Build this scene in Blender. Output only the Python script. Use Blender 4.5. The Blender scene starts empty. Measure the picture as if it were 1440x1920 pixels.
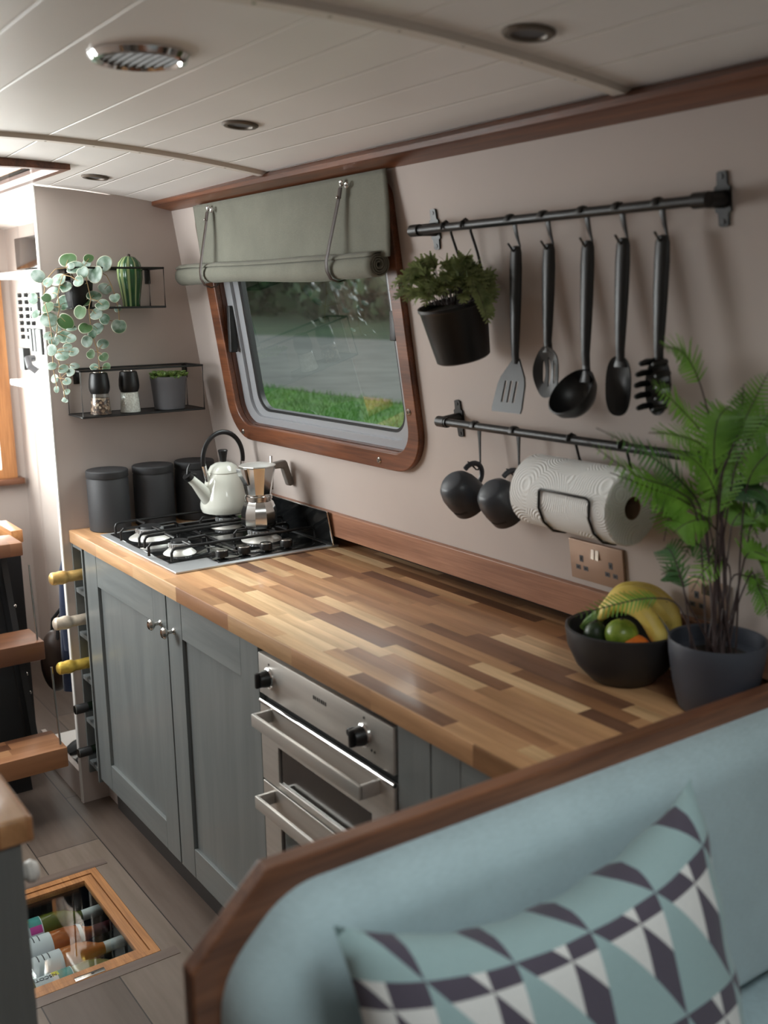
import bpy, bmesh, math, random
from mathutils import Vector, Matrix, noise
random.seed(11)
SC = bpy.context.scene
COL = SC.collection
PI = math.pi

# ------------------------------------------------------------------ helpers
def lin(c):
    return tuple(((x/255/12.92) if x/255 <= .04045 else ((x/255+.055)/1.055)**2.4) for x in c)+(1.0,)

class MB:
    """collects shapes into one mesh"""
    def __init__(s, M=None):
        s.bm = bmesh.new(); s.M = M; s.mi = 0
        s.uv = None
    def _v(s, p):
        p = Vector(p)
        return s.bm.verts.new(s.M @ p if s.M is not None else p)
    def _f(s, vs, uvs=None):
        try:
            f = s.bm.faces.new(vs)
        except ValueError:
            return None
        f.material_index = s.mi
        if uvs is not None:
            if s.uv is None: s.uv = s.bm.loops.layers.uv.new('UVMap')
            for l, u in zip(f.loops, uvs): l[s.uv].uv = u
        return f
    def box(s, x0, x1, y0, y1, z0, z1, bev=0, seg=2):
        v = [s._v((x, y, z)) for z in (z0, z1) for y in (y0, y1) for x in (x0, x1)]
        fs = [s._f([v[i] for i in q]) for q in ((0,2,3,1),(4,5,7,6),(0,1,5,4),(2,6,7,3),(0,4,6,2),(1,3,7,5))]
        if bev:
            es = list({e for f in fs for e in f.edges})
            bmesh.ops.bevel(s.bm, geom=es, offset=bev, segments=seg, affect='EDGES', profile=.5, material=-1)
        return s
    def tube(s, pts, r, seg=8, closed=False, cap=True, flat=None):
        pts = [Vector(p) for p in pts]; n = len(pts)
        rs = r if isinstance(r, (list, tuple)) else [r]*n
        rings = []; up = None
        for i, p in enumerate(pts):
            if closed: t = pts[(i+1) % n]-pts[i-1]
            else: t = pts[min(i+1, n-1)]-pts[max(i-1, 0)]
            t.normalize()
            if up is None:
                up = Vector((0, 0, 1)) if abs(t.z) < .9 else Vector((1, 0, 0))
                if flat is not None: up = Vector(flat)
            a = up-t*up.dot(t)
            if a.length < 1e-5: a = t.orthogonal()
            a.normalize(); up = a; b = t.cross(a)
            ra = rs[i]; 
            if isinstance(ra, (list, tuple)): r1, r2 = ra
            else: r1 = r2 = ra
            rings.append([s._v(p+a*math.cos(2*PI*k/seg)*r1+b*math.sin(2*PI*k/seg)*r2) for k in range(seg)])
        for i in range(n if closed else n-1):
            A, B = rings[i], rings[(i+1) % n]
            for k in range(seg):
                s._f([A[k], A[(k+1) % seg], B[(k+1) % seg], B[k]])
        if cap and not closed:
            s._f(rings[0][::-1]); s._f(rings[-1])
        return s
    def cyl(s, p0, p1, r0, r1=None, seg=20, cap=True):
        return s.tube([p0, p1], [r0, r0 if r1 is None else r1], seg=seg, cap=cap)
    def lathe(s, prof, seg=36, c=(0, 0, 0), M=None, facet=False, sx=1, sy=1):
        rings = []
        for r, z in prof:
            if r < 1e-6:
                p = Vector((0, 0, z)); p = (M @ p) if M is not None else p
                rings.append([s._v(p+Vector(c))])
            else:
                ring = []
                for k in range(seg):
                    a = 2*PI*(k+.5)/seg
                    p = Vector((r*math.cos(a)*sx, r*math.sin(a)*sy, z)); p = (M @ p) if M is not None else p
                    ring.append(s._v(p+Vector(c)))
                rings.append(ring)
        for A, B in zip(rings, rings[1:]):
            for k in range(seg):
                k2 = (k+1) % seg
                if len(A) == 1 and len(B) == 1: continue
                if len(A) == 1: s._f([A[0], B[k2], B[k]])
                elif len(B) == 1: s._f([A[k], A[k2], B[0]])
                else: s._f([A[k], A[k2], B[k2], B[k]])
        return s
    def prism(s, poly, h0, h1, ax='x'):
        def P(a, b, h):
            return {'x': (h, a, b), 'y': (a, h, b), 'z': (a, b, h)}[ax]
        A = [s._v(P(a, b, h0)) for a, b in poly]; B = [s._v(P(a, b, h1)) for a, b in poly]
        n = len(poly)
        s._f(A[::-1]); s._f(B)
        for k in range(n): s._f([A[k], A[(k+1) % n], B[(k+1) % n], B[k]])
        return s
    def sphere(s, c, r, u=16, v=10):
        rr = r if isinstance(r, (list, tuple)) else (r, r, r)
        prof = [(math.sin(PI*i/v), -math.cos(PI*i/v)) for i in range(v+1)]
        prof[0] = (0, -1); prof[-1] = (0, 1)
        M = Matrix.Diagonal((rr[0], rr[1], rr[2])).to_3x3()
        return s.lathe(prof, seg=u, c=c, M=M)
    def grid(s, fn, nu, nv, uv=False):
        V = [[s._v(fn(i/nu, j/nv)) for j in range(nv+1)] for i in range(nu+1)]
        for i in range(nu):
            for j in range(nv):
                u = None
                if uv: u = [(i/nu, j/nv), ((i+1)/nu, j/nv), ((i+1)/nu, (j+1)/nv), (i/nu, (j+1)/nv)]
                s._f([V[i][j], V[i+1][j], V[i+1][j+1], V[i][j+1]], u)
        return s
    def ring2d(s, outer, inner, place, h0, h1):
        """frame between two closed 2D loops of equal length; place(a,b,h)->xyz"""
        n = len(outer)
        O0 = [s._v(place(a, b, h0)) for a, b in outer]; O1 = [s._v(place(a, b, h1)) for a, b in outer]
        I0 = [s._v(place(a, b, h0)) for a, b in inner]; I1 = [s._v(place(a, b, h1)) for a, b in inner]
        for k in range(n):
            q = (k+1) % n
            s._f([O1[k], O1[q], I1[q], I1[k]]); s._f([O0[q], O0[k], I0[k], I0[q]])
            s._f([O0[k], O0[q], O1[q], O1[k]]); s._f([I0[q], I0[k], I1[k], I1[q]])
        return s
    def build(s, name, mat=None, parent=None, smooth=35, solid=0, sub=0, bevel=0):
        me = bpy.data.meshes.new(name)
        bmesh.ops.recalc_face_normals(s.bm, faces=s.bm.faces[:])
        s.bm.to_mesh(me); s.bm.free()
        mats = mat if isinstance(mat, (list, tuple)) else [mat]
        for m in mats:
            if m: me.materials.append(m)
        if smooth:
            for p in me.polygons: p.use_smooth = True
            me.set_sharp_from_angle(angle=math.radians(smooth))
        o = bpy.data.objects.new(name, me); COL.objects.link(o)
        if parent: o.parent = parent
        if solid:
            m = o.modifiers.new('solid', 'SOLIDIFY'); m.thickness = solid; m.offset = 0
        if bevel:
            m = o.modifiers.new('bevel', 'BEVEL'); m.width = bevel; m.segments = 2; m.limit_method = 'ANGLE'
        if sub:
            m = o.modifiers.new('sub', 'SUBSURF'); m.levels = sub; m.render_levels = sub
        return o

def rrect(x0, x1, z0, z1, r, n=8):
    """rounded rectangle loop, counter clockwise"""
    rs = r if isinstance(r, (list, tuple)) else [r]*4   # bl, br, tr, tl
    out = []
    for (cx, cz, a0, rr) in ((x0+rs[0], z0+rs[0], PI, rs[0]), (x1-rs[1], z0+rs[1], 1.5*PI, rs[1]),
                             (x1-rs[2], z1-rs[2], 0, rs[2]), (x0+rs[3], z1-rs[3], .5*PI, rs[3])):
        for k in range(n+1):
            a = a0+.5*PI*k/n
            out.append((cx+rr*math.cos(a), cz+rr*math.sin(a)))
    return out

def tag(o, label=None, cat=None, group=None, kind=None):
    if label: o['label'] = label
    if cat: o['category'] = cat
    if group: o['group'] = group
    if kind: o['kind'] = kind
    return o
def thing(name, label, cat, loc=(0, 0, 0), rot=(0, 0, 0), group=None):
    o = bpy.data.objects.new(name, None); COL.objects.link(o)
    o.empty_display_size = .05
    o.location = loc; o.rotation_euler = rot
    return tag(o, label, cat, group)
def struct(o):
    o['kind'] = 'structure'; return o
def copy_tree(o, parent=None):
    kids = [c for c in COL.objects if c.parent == o]
    c = o.copy(); COL.objects.link(c)
    if parent: c.parent = parent
    for k in kids: copy_tree(k, c)
    return c
def text_mesh(name, body, size, mat, parent, M, ext=.0004):
    cu = bpy.data.curves.new(name+'_curve', 'FONT'); cu.body = body; cu.size = size
    cu.align_x = 'CENTER'; cu.align_y = 'CENTER'; cu.extrude = ext
    t = bpy.data.objects.new(name+'_tmp', cu); COL.objects.link(t)
    dg = bpy.context.evaluated_depsgraph_get()
    me = bpy.data.meshes.new_from_object(t.evaluated_get(dg))
    bpy.data.objects.remove(t)
    me.transform(M); me.materials.clear(); me.materials.append(mat); me.name = name
    o = bpy.data.objects.new(name, me); COL.objects.link(o); o.parent = parent
    return o

# ------------------------------------------------------------------ materials
def newmat(name):
    m = bpy.data.materials.new(name); m.use_nodes = True
    nt = m.node_tree; b = nt.nodes['Principled BSDF']
    return m, nt, b
def N(nt, t, **kw):
    n = nt.nodes.new(t)
    for k, v in kw.items(): setattr(n, k, v)
    return n
def mathn(nt, op, a, b=None, c=None):
    n = N(nt, 'ShaderNodeMath', operation=op)
    for i, v in enumerate((a, b, c)):
        if v is None: continue
        if isinstance(v, (int, float)): n.inputs[i].default_value = v
        else: nt.links.new(v, n.inputs[i])
    return n.outputs[0]
def ramp(nt, fac, stops, interp='LINEAR'):
    n = N(nt, 'ShaderNodeValToRGB'); cr = n.color_ramp; cr.interpolation = interp
    while len(cr.elements) < len(stops): cr.elements.new(.5)
    for e, (p, c) in zip(cr.elements, stops): e.position = p; e.color = c
    nt.links.new(fac, n.inputs[0]); return n.outputs[0]
def mixc(nt, fac, a, b, mode='MIX'):
    n = N(nt, 'ShaderNodeMix', data_type='RGBA', blend_type=mode)
    for sock, v in ((n.inputs['Factor'], fac), (n.inputs['A'], a), (n.inputs['B'], b)): pass
    ins = [i for i in n.inputs if i.enabled]
    for sock, v in zip((n.inputs[0], n.inputs[6], n.inputs[7]), (fac, a, b)):
        if isinstance(v, (int, float)): sock.default_value = v
        elif isinstance(v, tuple): sock.default_value = v
        else: nt.links.new(v, sock)
    return n.outputs[2]
def coords(nt, scale=(1, 1, 1), kind='Object', rot=(0, 0, 0)):
    tc = N(nt, 'ShaderNodeTexCoord'); mp = N(nt, 'ShaderNodeMapping')
    mp.inputs['Scale'].default_value = scale; mp.inputs['Rotation'].default_value = rot
    nt.links.new(tc.outputs[kind], mp.inputs[0]); return mp.outputs[0]
def noise_n(nt, vec, scale, detail=4, rough=.55):
    n = N(nt, 'ShaderNodeTexNoise'); n.inputs['Scale'].default_value = scale
    n.inputs['Detail'].default_value = detail; n.inputs['Roughness'].default_value = rough
    nt.links.new(vec, n.inputs['Vector']); return n.outputs['Fac']
def bump(nt, b, h, strength=.2, dist=.002):
    n = N(nt, 'ShaderNodeBump'); n.inputs['Strength'].default_value = strength; n.inputs['Distance'].default_value = dist
    nt.links.new(h, n.inputs['Height']); nt.links.new(n.outputs[0], b.inputs['Normal'])

def pm(name, col, rough=.5, metal=0, var=.06, vscale=12, bmp=0, bscale=200, coat=0, stretch=(1, 1, 1), spec=.5, sheen=0, trans=0):
    m, nt, b = newmat(name)
    c = lin(col)
    v = coords(nt, stretch)
    f = noise_n(nt, v, vscale, 3)
    lo = tuple(max(0, x*(1-var)) for x in c[:3])+(1,); hi = tuple(min(1, x*(1+var)) for x in c[:3])+(1,)
    nt.links.new(ramp(nt, f, [(.3, lo), (.7, hi)]), b.inputs['Base Color'])
    b.inputs['Roughness'].default_value = rough; b.inputs['Metallic'].default_value = metal
    b.inputs['Specular IOR Level'].default_value = spec
    b.inputs['Coat Weight'].default_value = coat; b.inputs['Coat Roughness'].default_value = .08
    b.inputs['Sheen Weight'].default_value = sheen
    if bmp: bump(nt, b, noise_n(nt, v, bscale, 2), bmp, .001)
    return m

def wood(name, c1, c2, c3=None, axis='x', rough=.35, scale=1., coat=.1, fine=1.):
    m, nt, b = newmat(name)
    st = {'x': (1.2, 14, 14), 'y': (14, 1.2, 14), 'z': (14, 14, 1.2)}[axis]
    v = coords(nt, tuple(x*scale for x in st))
    d = noise_n(nt, v, 1.6, 5, .6)
    st2 = {'x': (6, 160, 160), 'y': (160, 6, 160), 'z': (160, 160, 6)}[axis]
    g = noise_n(nt, coords(nt, st2), 1.5, 2)
    w = mathn(nt, 'MULTIPLY', d, 7.0); w = mathn(nt, 'SINE', w); w = mathn(nt, 'MULTIPLY_ADD', w, .28, .5)
    w = mathn(nt, 'MULTIPLY_ADD', mathn(nt, 'SUBTRACT', g, .5), .7*fine, w)
    st = [(.15, lin(c1)), (.55, lin(c2)), (.95, lin(c3 or c2))]
    nt.links.new(ramp(nt, w, st), b.inputs['Base Color'])
    b.inputs['Roughness'].default_value = rough; b.inputs['Coat Weight'].default_value = coat
    b.inputs['Coat Roughness'].default_value = .15
    bump(nt, b, g, .08, .001)
    return m

def stave(name, la, wa, L, Wd, stops, rough=.3, coat=.2, groove=0, grain=.5, seed=0., knots=True):
    """boards/staves laid along object axis la, width along wa, each with its own tone"""
    m, nt, b = newmat(name)
    tc = N(nt, 'ShaderNodeTexCoord'); sp = N(nt, 'ShaderNodeSeparateXYZ'); nt.links.new(tc.outputs['Object'], sp.inputs[0])
    ax = {'x': 0, 'y': 1, 'z': 2}
    l = sp.outputs[ax[la]]; w = sp.outputs[ax[wa]]
    wv = mathn(nt, 'DIVIDE', mathn(nt, 'ADD', w, 5.0005+seed*.37), Wd); row = mathn(nt, 'FLOOR', wv)
    n1 = N(nt, 'ShaderNodeTexWhiteNoise', noise_dimensions='1D'); nt.links.new(row, n1.inputs['W'])
    lv = mathn(nt, 'DIVIDE', mathn(nt, 'ADD', l, 20+seed), L)
    lv = mathn(nt, 'ADD', lv, mathn(nt, 'MULTIPLY', n1.outputs[0], 9.3)); colm = mathn(nt, 'FLOOR', lv)
    cb = N(nt, 'ShaderNodeCombineXYZ'); nt.links.new(row, cb.inputs[0]); nt.links.new(colm, cb.inputs[1])
    n2 = N(nt, 'ShaderNodeTexWhiteNoise', noise_dimensions='3D'); nt.links.new(cb.outputs[0], n2.inputs['Vector'])
    rnd = n2.outputs['Value']
    base = ramp(nt, rnd, stops, 'LINEAR')
    # grain
    sc = [0, 0, 0]
    for i in range(3): sc[i] = 26
    sc[ax[la]] = 2.2
    mp = N(nt, 'ShaderNodeMapping'); mp.inputs['Scale'].default_value = sc; nt.links.new(tc.outputs['Object'], mp.inputs[0])
    off = N(nt, 'ShaderNodeVectorMath', operation='MULTIPLY_ADD'); nt.links.new(n2.outputs['Color'], off.inputs[0])
    off.inputs[1].default_value = (40, 40, 40); nt.links.new(mp.outputs[0], off.inputs[2])
    d = noise_n(nt, off.outputs[0], 1.0, 6, .62)
    d2 = noise_n(nt, off.outputs[0], .35, 3, .5)
    k = mathn(nt, 'MULTIPLY_ADD', mathn(nt, 'SUBTRACT', d, .5), 1.5*grain, 1.0)
    k = mathn(nt, 'MULTIPLY_ADD', mathn(nt, 'SUBTRACT', d2, .5), 1.3*grain, k)
    cg = N(nt, 'ShaderNodeCombineColor'); 
    for i in range(3): nt.links.new(mathn(nt, 'POWER', mathn(nt, 'MAXIMUM', k, .2), (1.0, 1.12, 1.3)[i]), cg.inputs[i])
    c = mixc(nt, 1.0, base, cg.outputs[0], 'MULTIPLY')
    if groove:
        fw = mathn(nt, 'FRACT', wv); fl = mathn(nt, 'FRACT', lv)
        def edge(f, g): return mathn(nt, 'LESS_THAN', mathn(nt, 'MINIMUM', f, mathn(nt, 'SUBTRACT', 1.0, f)), g)
        e = mathn(nt, 'MAXIMUM', edge(fw, groove/Wd), edge(fl, groove/L))
        c = mixc(nt, e, c, lin((38, 32, 28)))
    nt.links.new(c, b.inputs['Base Color'])
    b.inputs['Roughness'].default_value = rough; b.inputs['Coat Weight'].default_value = coat; b.inputs['Coat Roughness'].default_value = .12
    bump(nt, b, d, .06, .001)
    return m

def glassm(name, tint=(1, 1, 1, 1), refl=1.0):
    m = bpy.data.materials.new(name); m.use_nodes = True; nt = m.node_tree
    nt.nodes.remove(nt.nodes['Principled BSDF']); out = nt.nodes['Material Output']
    tr = N(nt, 'ShaderNodeBsdfTransparent'); gl = N(nt, 'ShaderNodeBsdfGlossy'); gl.inputs['Roughness'].default_value = .01
    lw = N(nt, 'ShaderNodeLayerWeight'); lw.inputs['Blend'].default_value = .5
    fr = mathn(nt, 'MULTIPLY_ADD', mathn(nt, 'POWER', lw.outputs['Facing'], 3.5), .75, .045)
    mx = N(nt, 'ShaderNodeMixShader')
    nz = noise_n(nt, coords(nt), 3, 2)
    t2 = tuple(x*.94 for x in tint[:3])+(1,)
    nt.links.new(ramp(nt, nz, [(.3, t2), (.7, tint)]), tr.inputs[0])
    f = mathn(nt, 'MULTIPLY', fr, refl)
    nt.links.new(f, mx.inputs[0]); nt.links.new(tr.outputs[0], mx.inputs[1]); nt.links.new(gl.outputs[0], mx.inputs[2])
    nt.links.new(mx.outputs[0], out.inputs[0]); return m

def fabric(name, c, var=.08, rough=.9, weave=900, sheen=.2, bmp=.25):
    m, nt, b = newmat(name)
    v = coords(nt)
    f = noise_n(nt, v, 9, 4)
    g = noise_n(nt, coords(nt, (weave*.12, weave*.12, weave)), 1, 1)
    ff = mathn(nt, 'MULTIPLY_ADD', mathn(nt, 'SUBTRACT', g, .5), .8, f)
    cc = lin(c); lo = tuple(x*(1-var*2) for x in cc[:3])+(1,); hi = tuple(min(1, x*(1+var)) for x in cc[:3])+(1,)
    nt.links.new(ramp(nt, ff, [(.2, lo), (.8, hi)]), b.inputs['Base Color'])
    b.inputs['Roughness'].default_value = rough; b.inputs['Sheen Weight'].default_value = sheen
    b.inputs['Specular IOR Level'].default_value = .2
    bump(nt, b, g, bmp, .0006)
    return m

M = {}
M['wall'] = pm('beige_wall_paint', (184, 172, 165), .7, var=.03, vscale=4, spec=.25)
M['ceil'] = pm('white_painted_boards', (222, 213, 203), .5, var=.02, vscale=5, spec=.35)
M['white'] = pm('white_gloss_paint', (232, 229, 224), .4, var=.02)
M['blockwood'] = stave('mixed_stave_worktop', 'x', 'y', .29, .036, [(0, lin((104, 72, 54))), (.12, lin((140, 98, 68))), (.32, lin((170, 124, 86))), (.5, lin((190, 146, 104))), (.68, lin((174, 130, 92))), (.84, lin((212, 174, 130))), (1, lin((220, 188, 146)))], .44, .16, grain=1.0)
M['polished'] = stave('polished_stave_top', 'x', 'y', .29, .036, [(0, lin((150, 104, 72))), (.5, lin((178, 132, 92))), (1, lin((206, 166, 122)))], .14, 1.0, grain=.8)
M['treadwood'] = stave('mixed_stave_tread', 'y', 'x', .4, .045, [(0, lin((96, 62, 44))), (.4, lin((132, 88, 60))), (.8, lin((160, 112, 78))), (1, lin((190, 146, 104)))], .4, .1, grain=.6)
M['floor'] = stave('grey_oak_floor_planks', 'x', 'y', 1.15, .19, [(0, lin((84, 72, 64))), (.5, lin((104, 90, 80))), (1, lin((118, 104, 92)))], .45, .05, groove=.0016, grain=.55)
M['floor_x'] = stave('grey_oak_border_planks', 'y', 'x', 2.2, .3, [(0, lin((92, 78, 70))), (1, lin((112, 96, 86)))], .45, .05, grain=.5)
M['walnut'] = wood('dark_walnut', (78, 44, 28), (114, 68, 44), (138, 88, 58), 'x', .35)
M['walnut_z'] = wood('dark_walnut_upright', (62, 36, 26), (94, 56, 38), (116, 72, 50), 'z', .35)
M['walnut_y'] = wood('dark_walnut_cross', (84, 52, 36), (120, 78, 54), (142, 96, 68), 'y', .38)
M['walnut_l'] = wood('mid_walnut_board', (132, 92, 72), (160, 116, 92), (182, 138, 112), 'x', .4)
M['oak'] = wood('oiled_oak', (150, 100, 60), (184, 128, 78), (204, 152, 100), 'x', .4)
M['oak_z'] = wood('oiled_oak_upright', (150, 100, 60), (184, 128, 78), (204, 152, 100), 'z', .4)
M['cab'] = wood('grey_painted_grain', (104, 108, 108), (116, 120, 119), (124, 128, 127), 'x', .42, coat=.05, fine=.5)
M['cab_z'] = wood('grey_painted_grain_upright', (106, 110, 110), (115, 119, 118), (121, 125, 124), 'z', .42, coat=.05, fine=.5)
M['plinth'] = pm('dark_plinth_board', (58, 54, 52), .6)
M['rackgrey'] = pm('grey_rack_paint', (110, 114, 114), .5)
M['gap_shade'] = pm('painted_gap_shade', (40, 36, 34), .8)  # near-black colour standing in for shade in the worktop gap
M['black'] = pm('matt_black', (22, 22, 23), .5, var=.1)
M['blackpaint'] = pm('black_powder_coat', (17, 16, 16), .4, var=.1)
M['blackplastic'] = pm('black_nylon', (13, 13, 14), .40, var=.12, vscale=30)
M['charcoal'] = pm('charcoal_stoneware', (36, 36, 38), .5, var=.06)
M['canister'] = pm('matt_charcoal_tin', (44, 44, 46), .6, var=.05)
M['mug'] = pm('dark_slate_glaze', (58, 61, 67), .36, var=.06)
M['greypot'] = pm('grey_pot', (92, 92, 96), .6)
M['darkpot'] = pm('slate_blue_pot', (62, 65, 74), .5)
M['soil'] = pm('potting_soil', (38, 30, 24), .95, var=.3, vscale=90, bmp=.8)
M['steel'] = pm('brushed_steel', (206, 202, 196), .42, .8, var=.05, vscale=60, stretch=(.02, 1, 1.5))
M['chrome'] = pm('polished_chrome', (222, 222, 222), .08, 1, var=.02)
M['alu'] = pm('cast_aluminium', (205, 205, 203), .16, 1, var=.03)
M['alum_frame'] = pm('grey_aluminium', (158, 160, 164), .35, .25, var=.03, stretch=(.1, 1, 1))
M['darkchrome'] = pm('dark_chrome', (74, 70, 66), .5, .2)
M['nickel'] = pm('satin_nickel', (190, 186, 180), .2, 1)
M['spotrim'] = pm('dull_bronze_trim', (104, 94, 84), .45, .4)
M['brass'] = pm('satin_copper_plate', (176, 150, 132), .42, .45, var=.04, stretch=(1, 1, .2))
M['hobglass'] = pm('black_hob_enamel', (20, 21, 22), .12, var=.05, coat=.5)
M['steelhob'] = pm('hob_steel_rim', (206, 208, 210), .4, .85, var=.04)
M['burner'] = pm('burner_alloy', (222, 220, 214), .4, .55, var=.05)
M['kettle'] = pm('sage_white_enamel', (222, 223, 212), .14, var=.02, coat=.6)
M['paper'] = None
M['linen'] = fabric('sage_linen', (120, 120, 109), .1, .95, 1400, .1, .35)
M['leather'] = pm('dark_leather', (52, 38, 30), .5, var=.15)
M['velvet'] = fabric('duck_egg_velvet', (172, 194, 200), .06, .75, 700, .5, .12)
M['glass'] = glassm('window_glass', (.80, .86, .82, 1), 1.6)
M['glass_clear'] = glassm('clear_pane', (.93, .96, .95, 1), 1.0)
M['glass_sky'] = glassm('skylight_pane', (.97, .98, .97, 1), .3)
M['foil_gold'] = pm('gold_foil', (222, 186, 118), .38, .7, var=.12, vscale=60, bmp=.5, bscale=120)
M['foil_rose'] = pm('rose_foil', (218, 204, 186), .4, .6, var=.12, vscale=60, bmp=.5, bscale=120)
M['foil_bright'] = pm('yellow_gold_foil', (228, 194, 92), .36, .7, var=.12, vscale=60, bmp=.5, bscale=120)
M['bottle_dark'] = pm('dark_bottle_glass', (18, 26, 18), .08, coat=.6)
M['stem'] = pm('dark_fern_stem', (58, 42, 40), .6)
M['vine'] = pm('tan_vine', (176, 146, 104), .6)
M['banana'] = None

def paper_mat():
    m, nt, b = newmat('quilted_paper')
    b.inputs['Base Color'].default_value = lin((232, 231, 228)); b.inputs['Roughness'].default_value = .95
    v = coords(nt, (1, 1, 1))
    f = noise_n(nt, v, 4, 1)
    nt.links.new(ramp(nt, f, [(.3, lin((230, 229, 226))), (.7, lin((238, 237, 234)))]), b.inputs['Base Color'])
    w = N(nt, 'ShaderNodeTexVoronoi', feature='F1'); w.inputs['Scale'].default_value = 11; nt.links.new(v, w.inputs[0])
    s = mathn(nt, 'SINE', mathn(nt, 'MULTIPLY', w.outputs['Distance'], 110.0))
    bump(nt, b, s, .6, .0012)
    b.inputs['Specular IOR Level'].default_value = .1
    return m
M['paper'] = paper_mat()

def leafmat():
    m, nt, b = newmat('silver_edged_leaf')
    tc = N(nt, 'ShaderNodeTexCoord'); sp = N(nt, 'ShaderNodeSeparateXYZ'); nt.links.new(tc.outputs['UV'], sp.inputs[0])
    f = noise_n(nt, coords(nt, (1, 1, 1)), 55, 4)
    g = noise_n(nt, coords(nt, (1, 1, 1)), 28, 1)
    body = ramp(nt, mathn(nt, 'MULTIPLY_ADD', mathn(nt, 'SUBTRACT', f, .5), .7, g), [(.3, lin((70, 100, 76))), (.5, lin((120, 142, 128))), (.75, lin((164, 180, 172)))])
    # uv.x: radial 0 centre..1 edge, uv.y per-leaf greenness
    grn = mixc(nt, mathn(nt, 'GREATER_THAN', sp.outputs[1], .74), body, lin((58, 92, 48)))
    c = mixc(nt, mathn(nt, 'MULTIPLY', mathn(nt, 'GREATER_THAN', sp.outputs[0], .90), .7), grn, lin((200, 202, 178)))
    nt.links.new(c, b.inputs['Base Color']); b.inputs['Roughness'].default_value = .4
    return m
M['leaf'] = leafmat()
def green(name, a, bcol, rough=.5, sc=30, tr=0):
    m, nt, b = newmat(name)
    f = noise_n(nt, coords(nt), sc, 3)
    c = ramp(nt, f, [(.3, lin(a)), (.7, lin(bcol))])
    nt.links.new(c, b.inputs['Base Color'])
    b.inputs['Roughness'].default_value = rough
    if tr:
        t = N(nt, 'ShaderNodeBsdfTranslucent'); nt.links.new(c, t.inputs[0])
        mx = N(nt, 'ShaderNodeMixShader'); mx.inputs[0].default_value = tr
        nt.links.new(b.outputs[0], mx.inputs[1]); nt.links.new(t.outputs[0], mx.inputs[2])
        nt.links.new(mx.outputs[0], nt.nodes['Material Output'].inputs[0])
    return m
M['fern'] = green('fern_green', (78, 122, 38), (132, 178, 70), .5, 14, .2)
M['fern_dark'] = green('dark_fern_green', (46, 86, 46), (92, 134, 70), .5, 14, .3)
M['herb'] = green('olive_fern_green', (92, 108, 62), (156, 168, 112), .55, 40, .3)
M['succ'] = green('succulent_green', (62, 96, 44), (118, 142, 66), .45, 60)
M['hedge'] = green('hedge_green', (20, 38, 20), (50, 78, 42), .8, 2)
M['grass'] = green('meadow_grass', (40, 92, 18), (82, 134, 36), .8, 6)
M['verge'] = green('dark_verge_grass', (42, 62, 38), (66, 88, 54), .9, .6)  # darker, greyer green for the far verge

def cactusm():
    m, nt, b = newmat('glazed_cactus_stripe')
    tc = N(nt, 'ShaderNodeTexCoord'); sp = N(nt, 'ShaderNodeSeparateXYZ'); nt.links.new(tc.outputs['Object'], sp.inputs[0])
    a = mathn(nt, 'ARCTAN2', sp.outputs[1], sp.outputs[0])
    s = mathn(nt, 'SINE', mathn(nt, 'MULTIPLY', a, 10.0))
    s = mathn(nt, 'MULTIPLY_ADD', s, .5, .5)
    nt.links.new(ramp(nt, s, [(0, lin((30, 74, 42))), (.6, lin((40, 88, 50))), (.85, lin((150, 176, 120))), (1, lin((176, 194, 140)))]), b.inputs['Base Color'])
    b.inputs['Roughness'].default_value = .12; b.inputs['Coat Weight'].default_value = .6
    return m
M['cactus'] = cactusm()

def bananam():
    m, nt, b = newmat('ripe_banana_skin')
    f = noise_n(nt, coords(nt), 18, 3); sp = noise_n(nt, coords(nt), 130, 1)
    c = ramp(nt, f, [(.3, lin((204, 174, 70))), (.7, lin((226, 202, 116)))])
    c = mixc(nt, mathn(nt, 'GREATER_THAN', sp, .74), c, lin((120, 88, 44)))
    nt.links.new(c, b.inputs['Base Color']); b.inputs['Roughness'].default_value = .5
    return m
M['banana'] = bananam()
M['lime'] = green('lime_skin', (98, 124, 36), (140, 158, 62), .3, 60)
M['avocado'] = green('avocado_skin', (24, 40, 22), (50, 68, 38), .4, 90)
M['orange'] = green('orange_peel', (214, 104, 34), (234, 132, 58), .35, 60)
M['mango'] = green('mango_skin', (84, 104, 34), (196, 104, 44), .35, 14)

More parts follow.
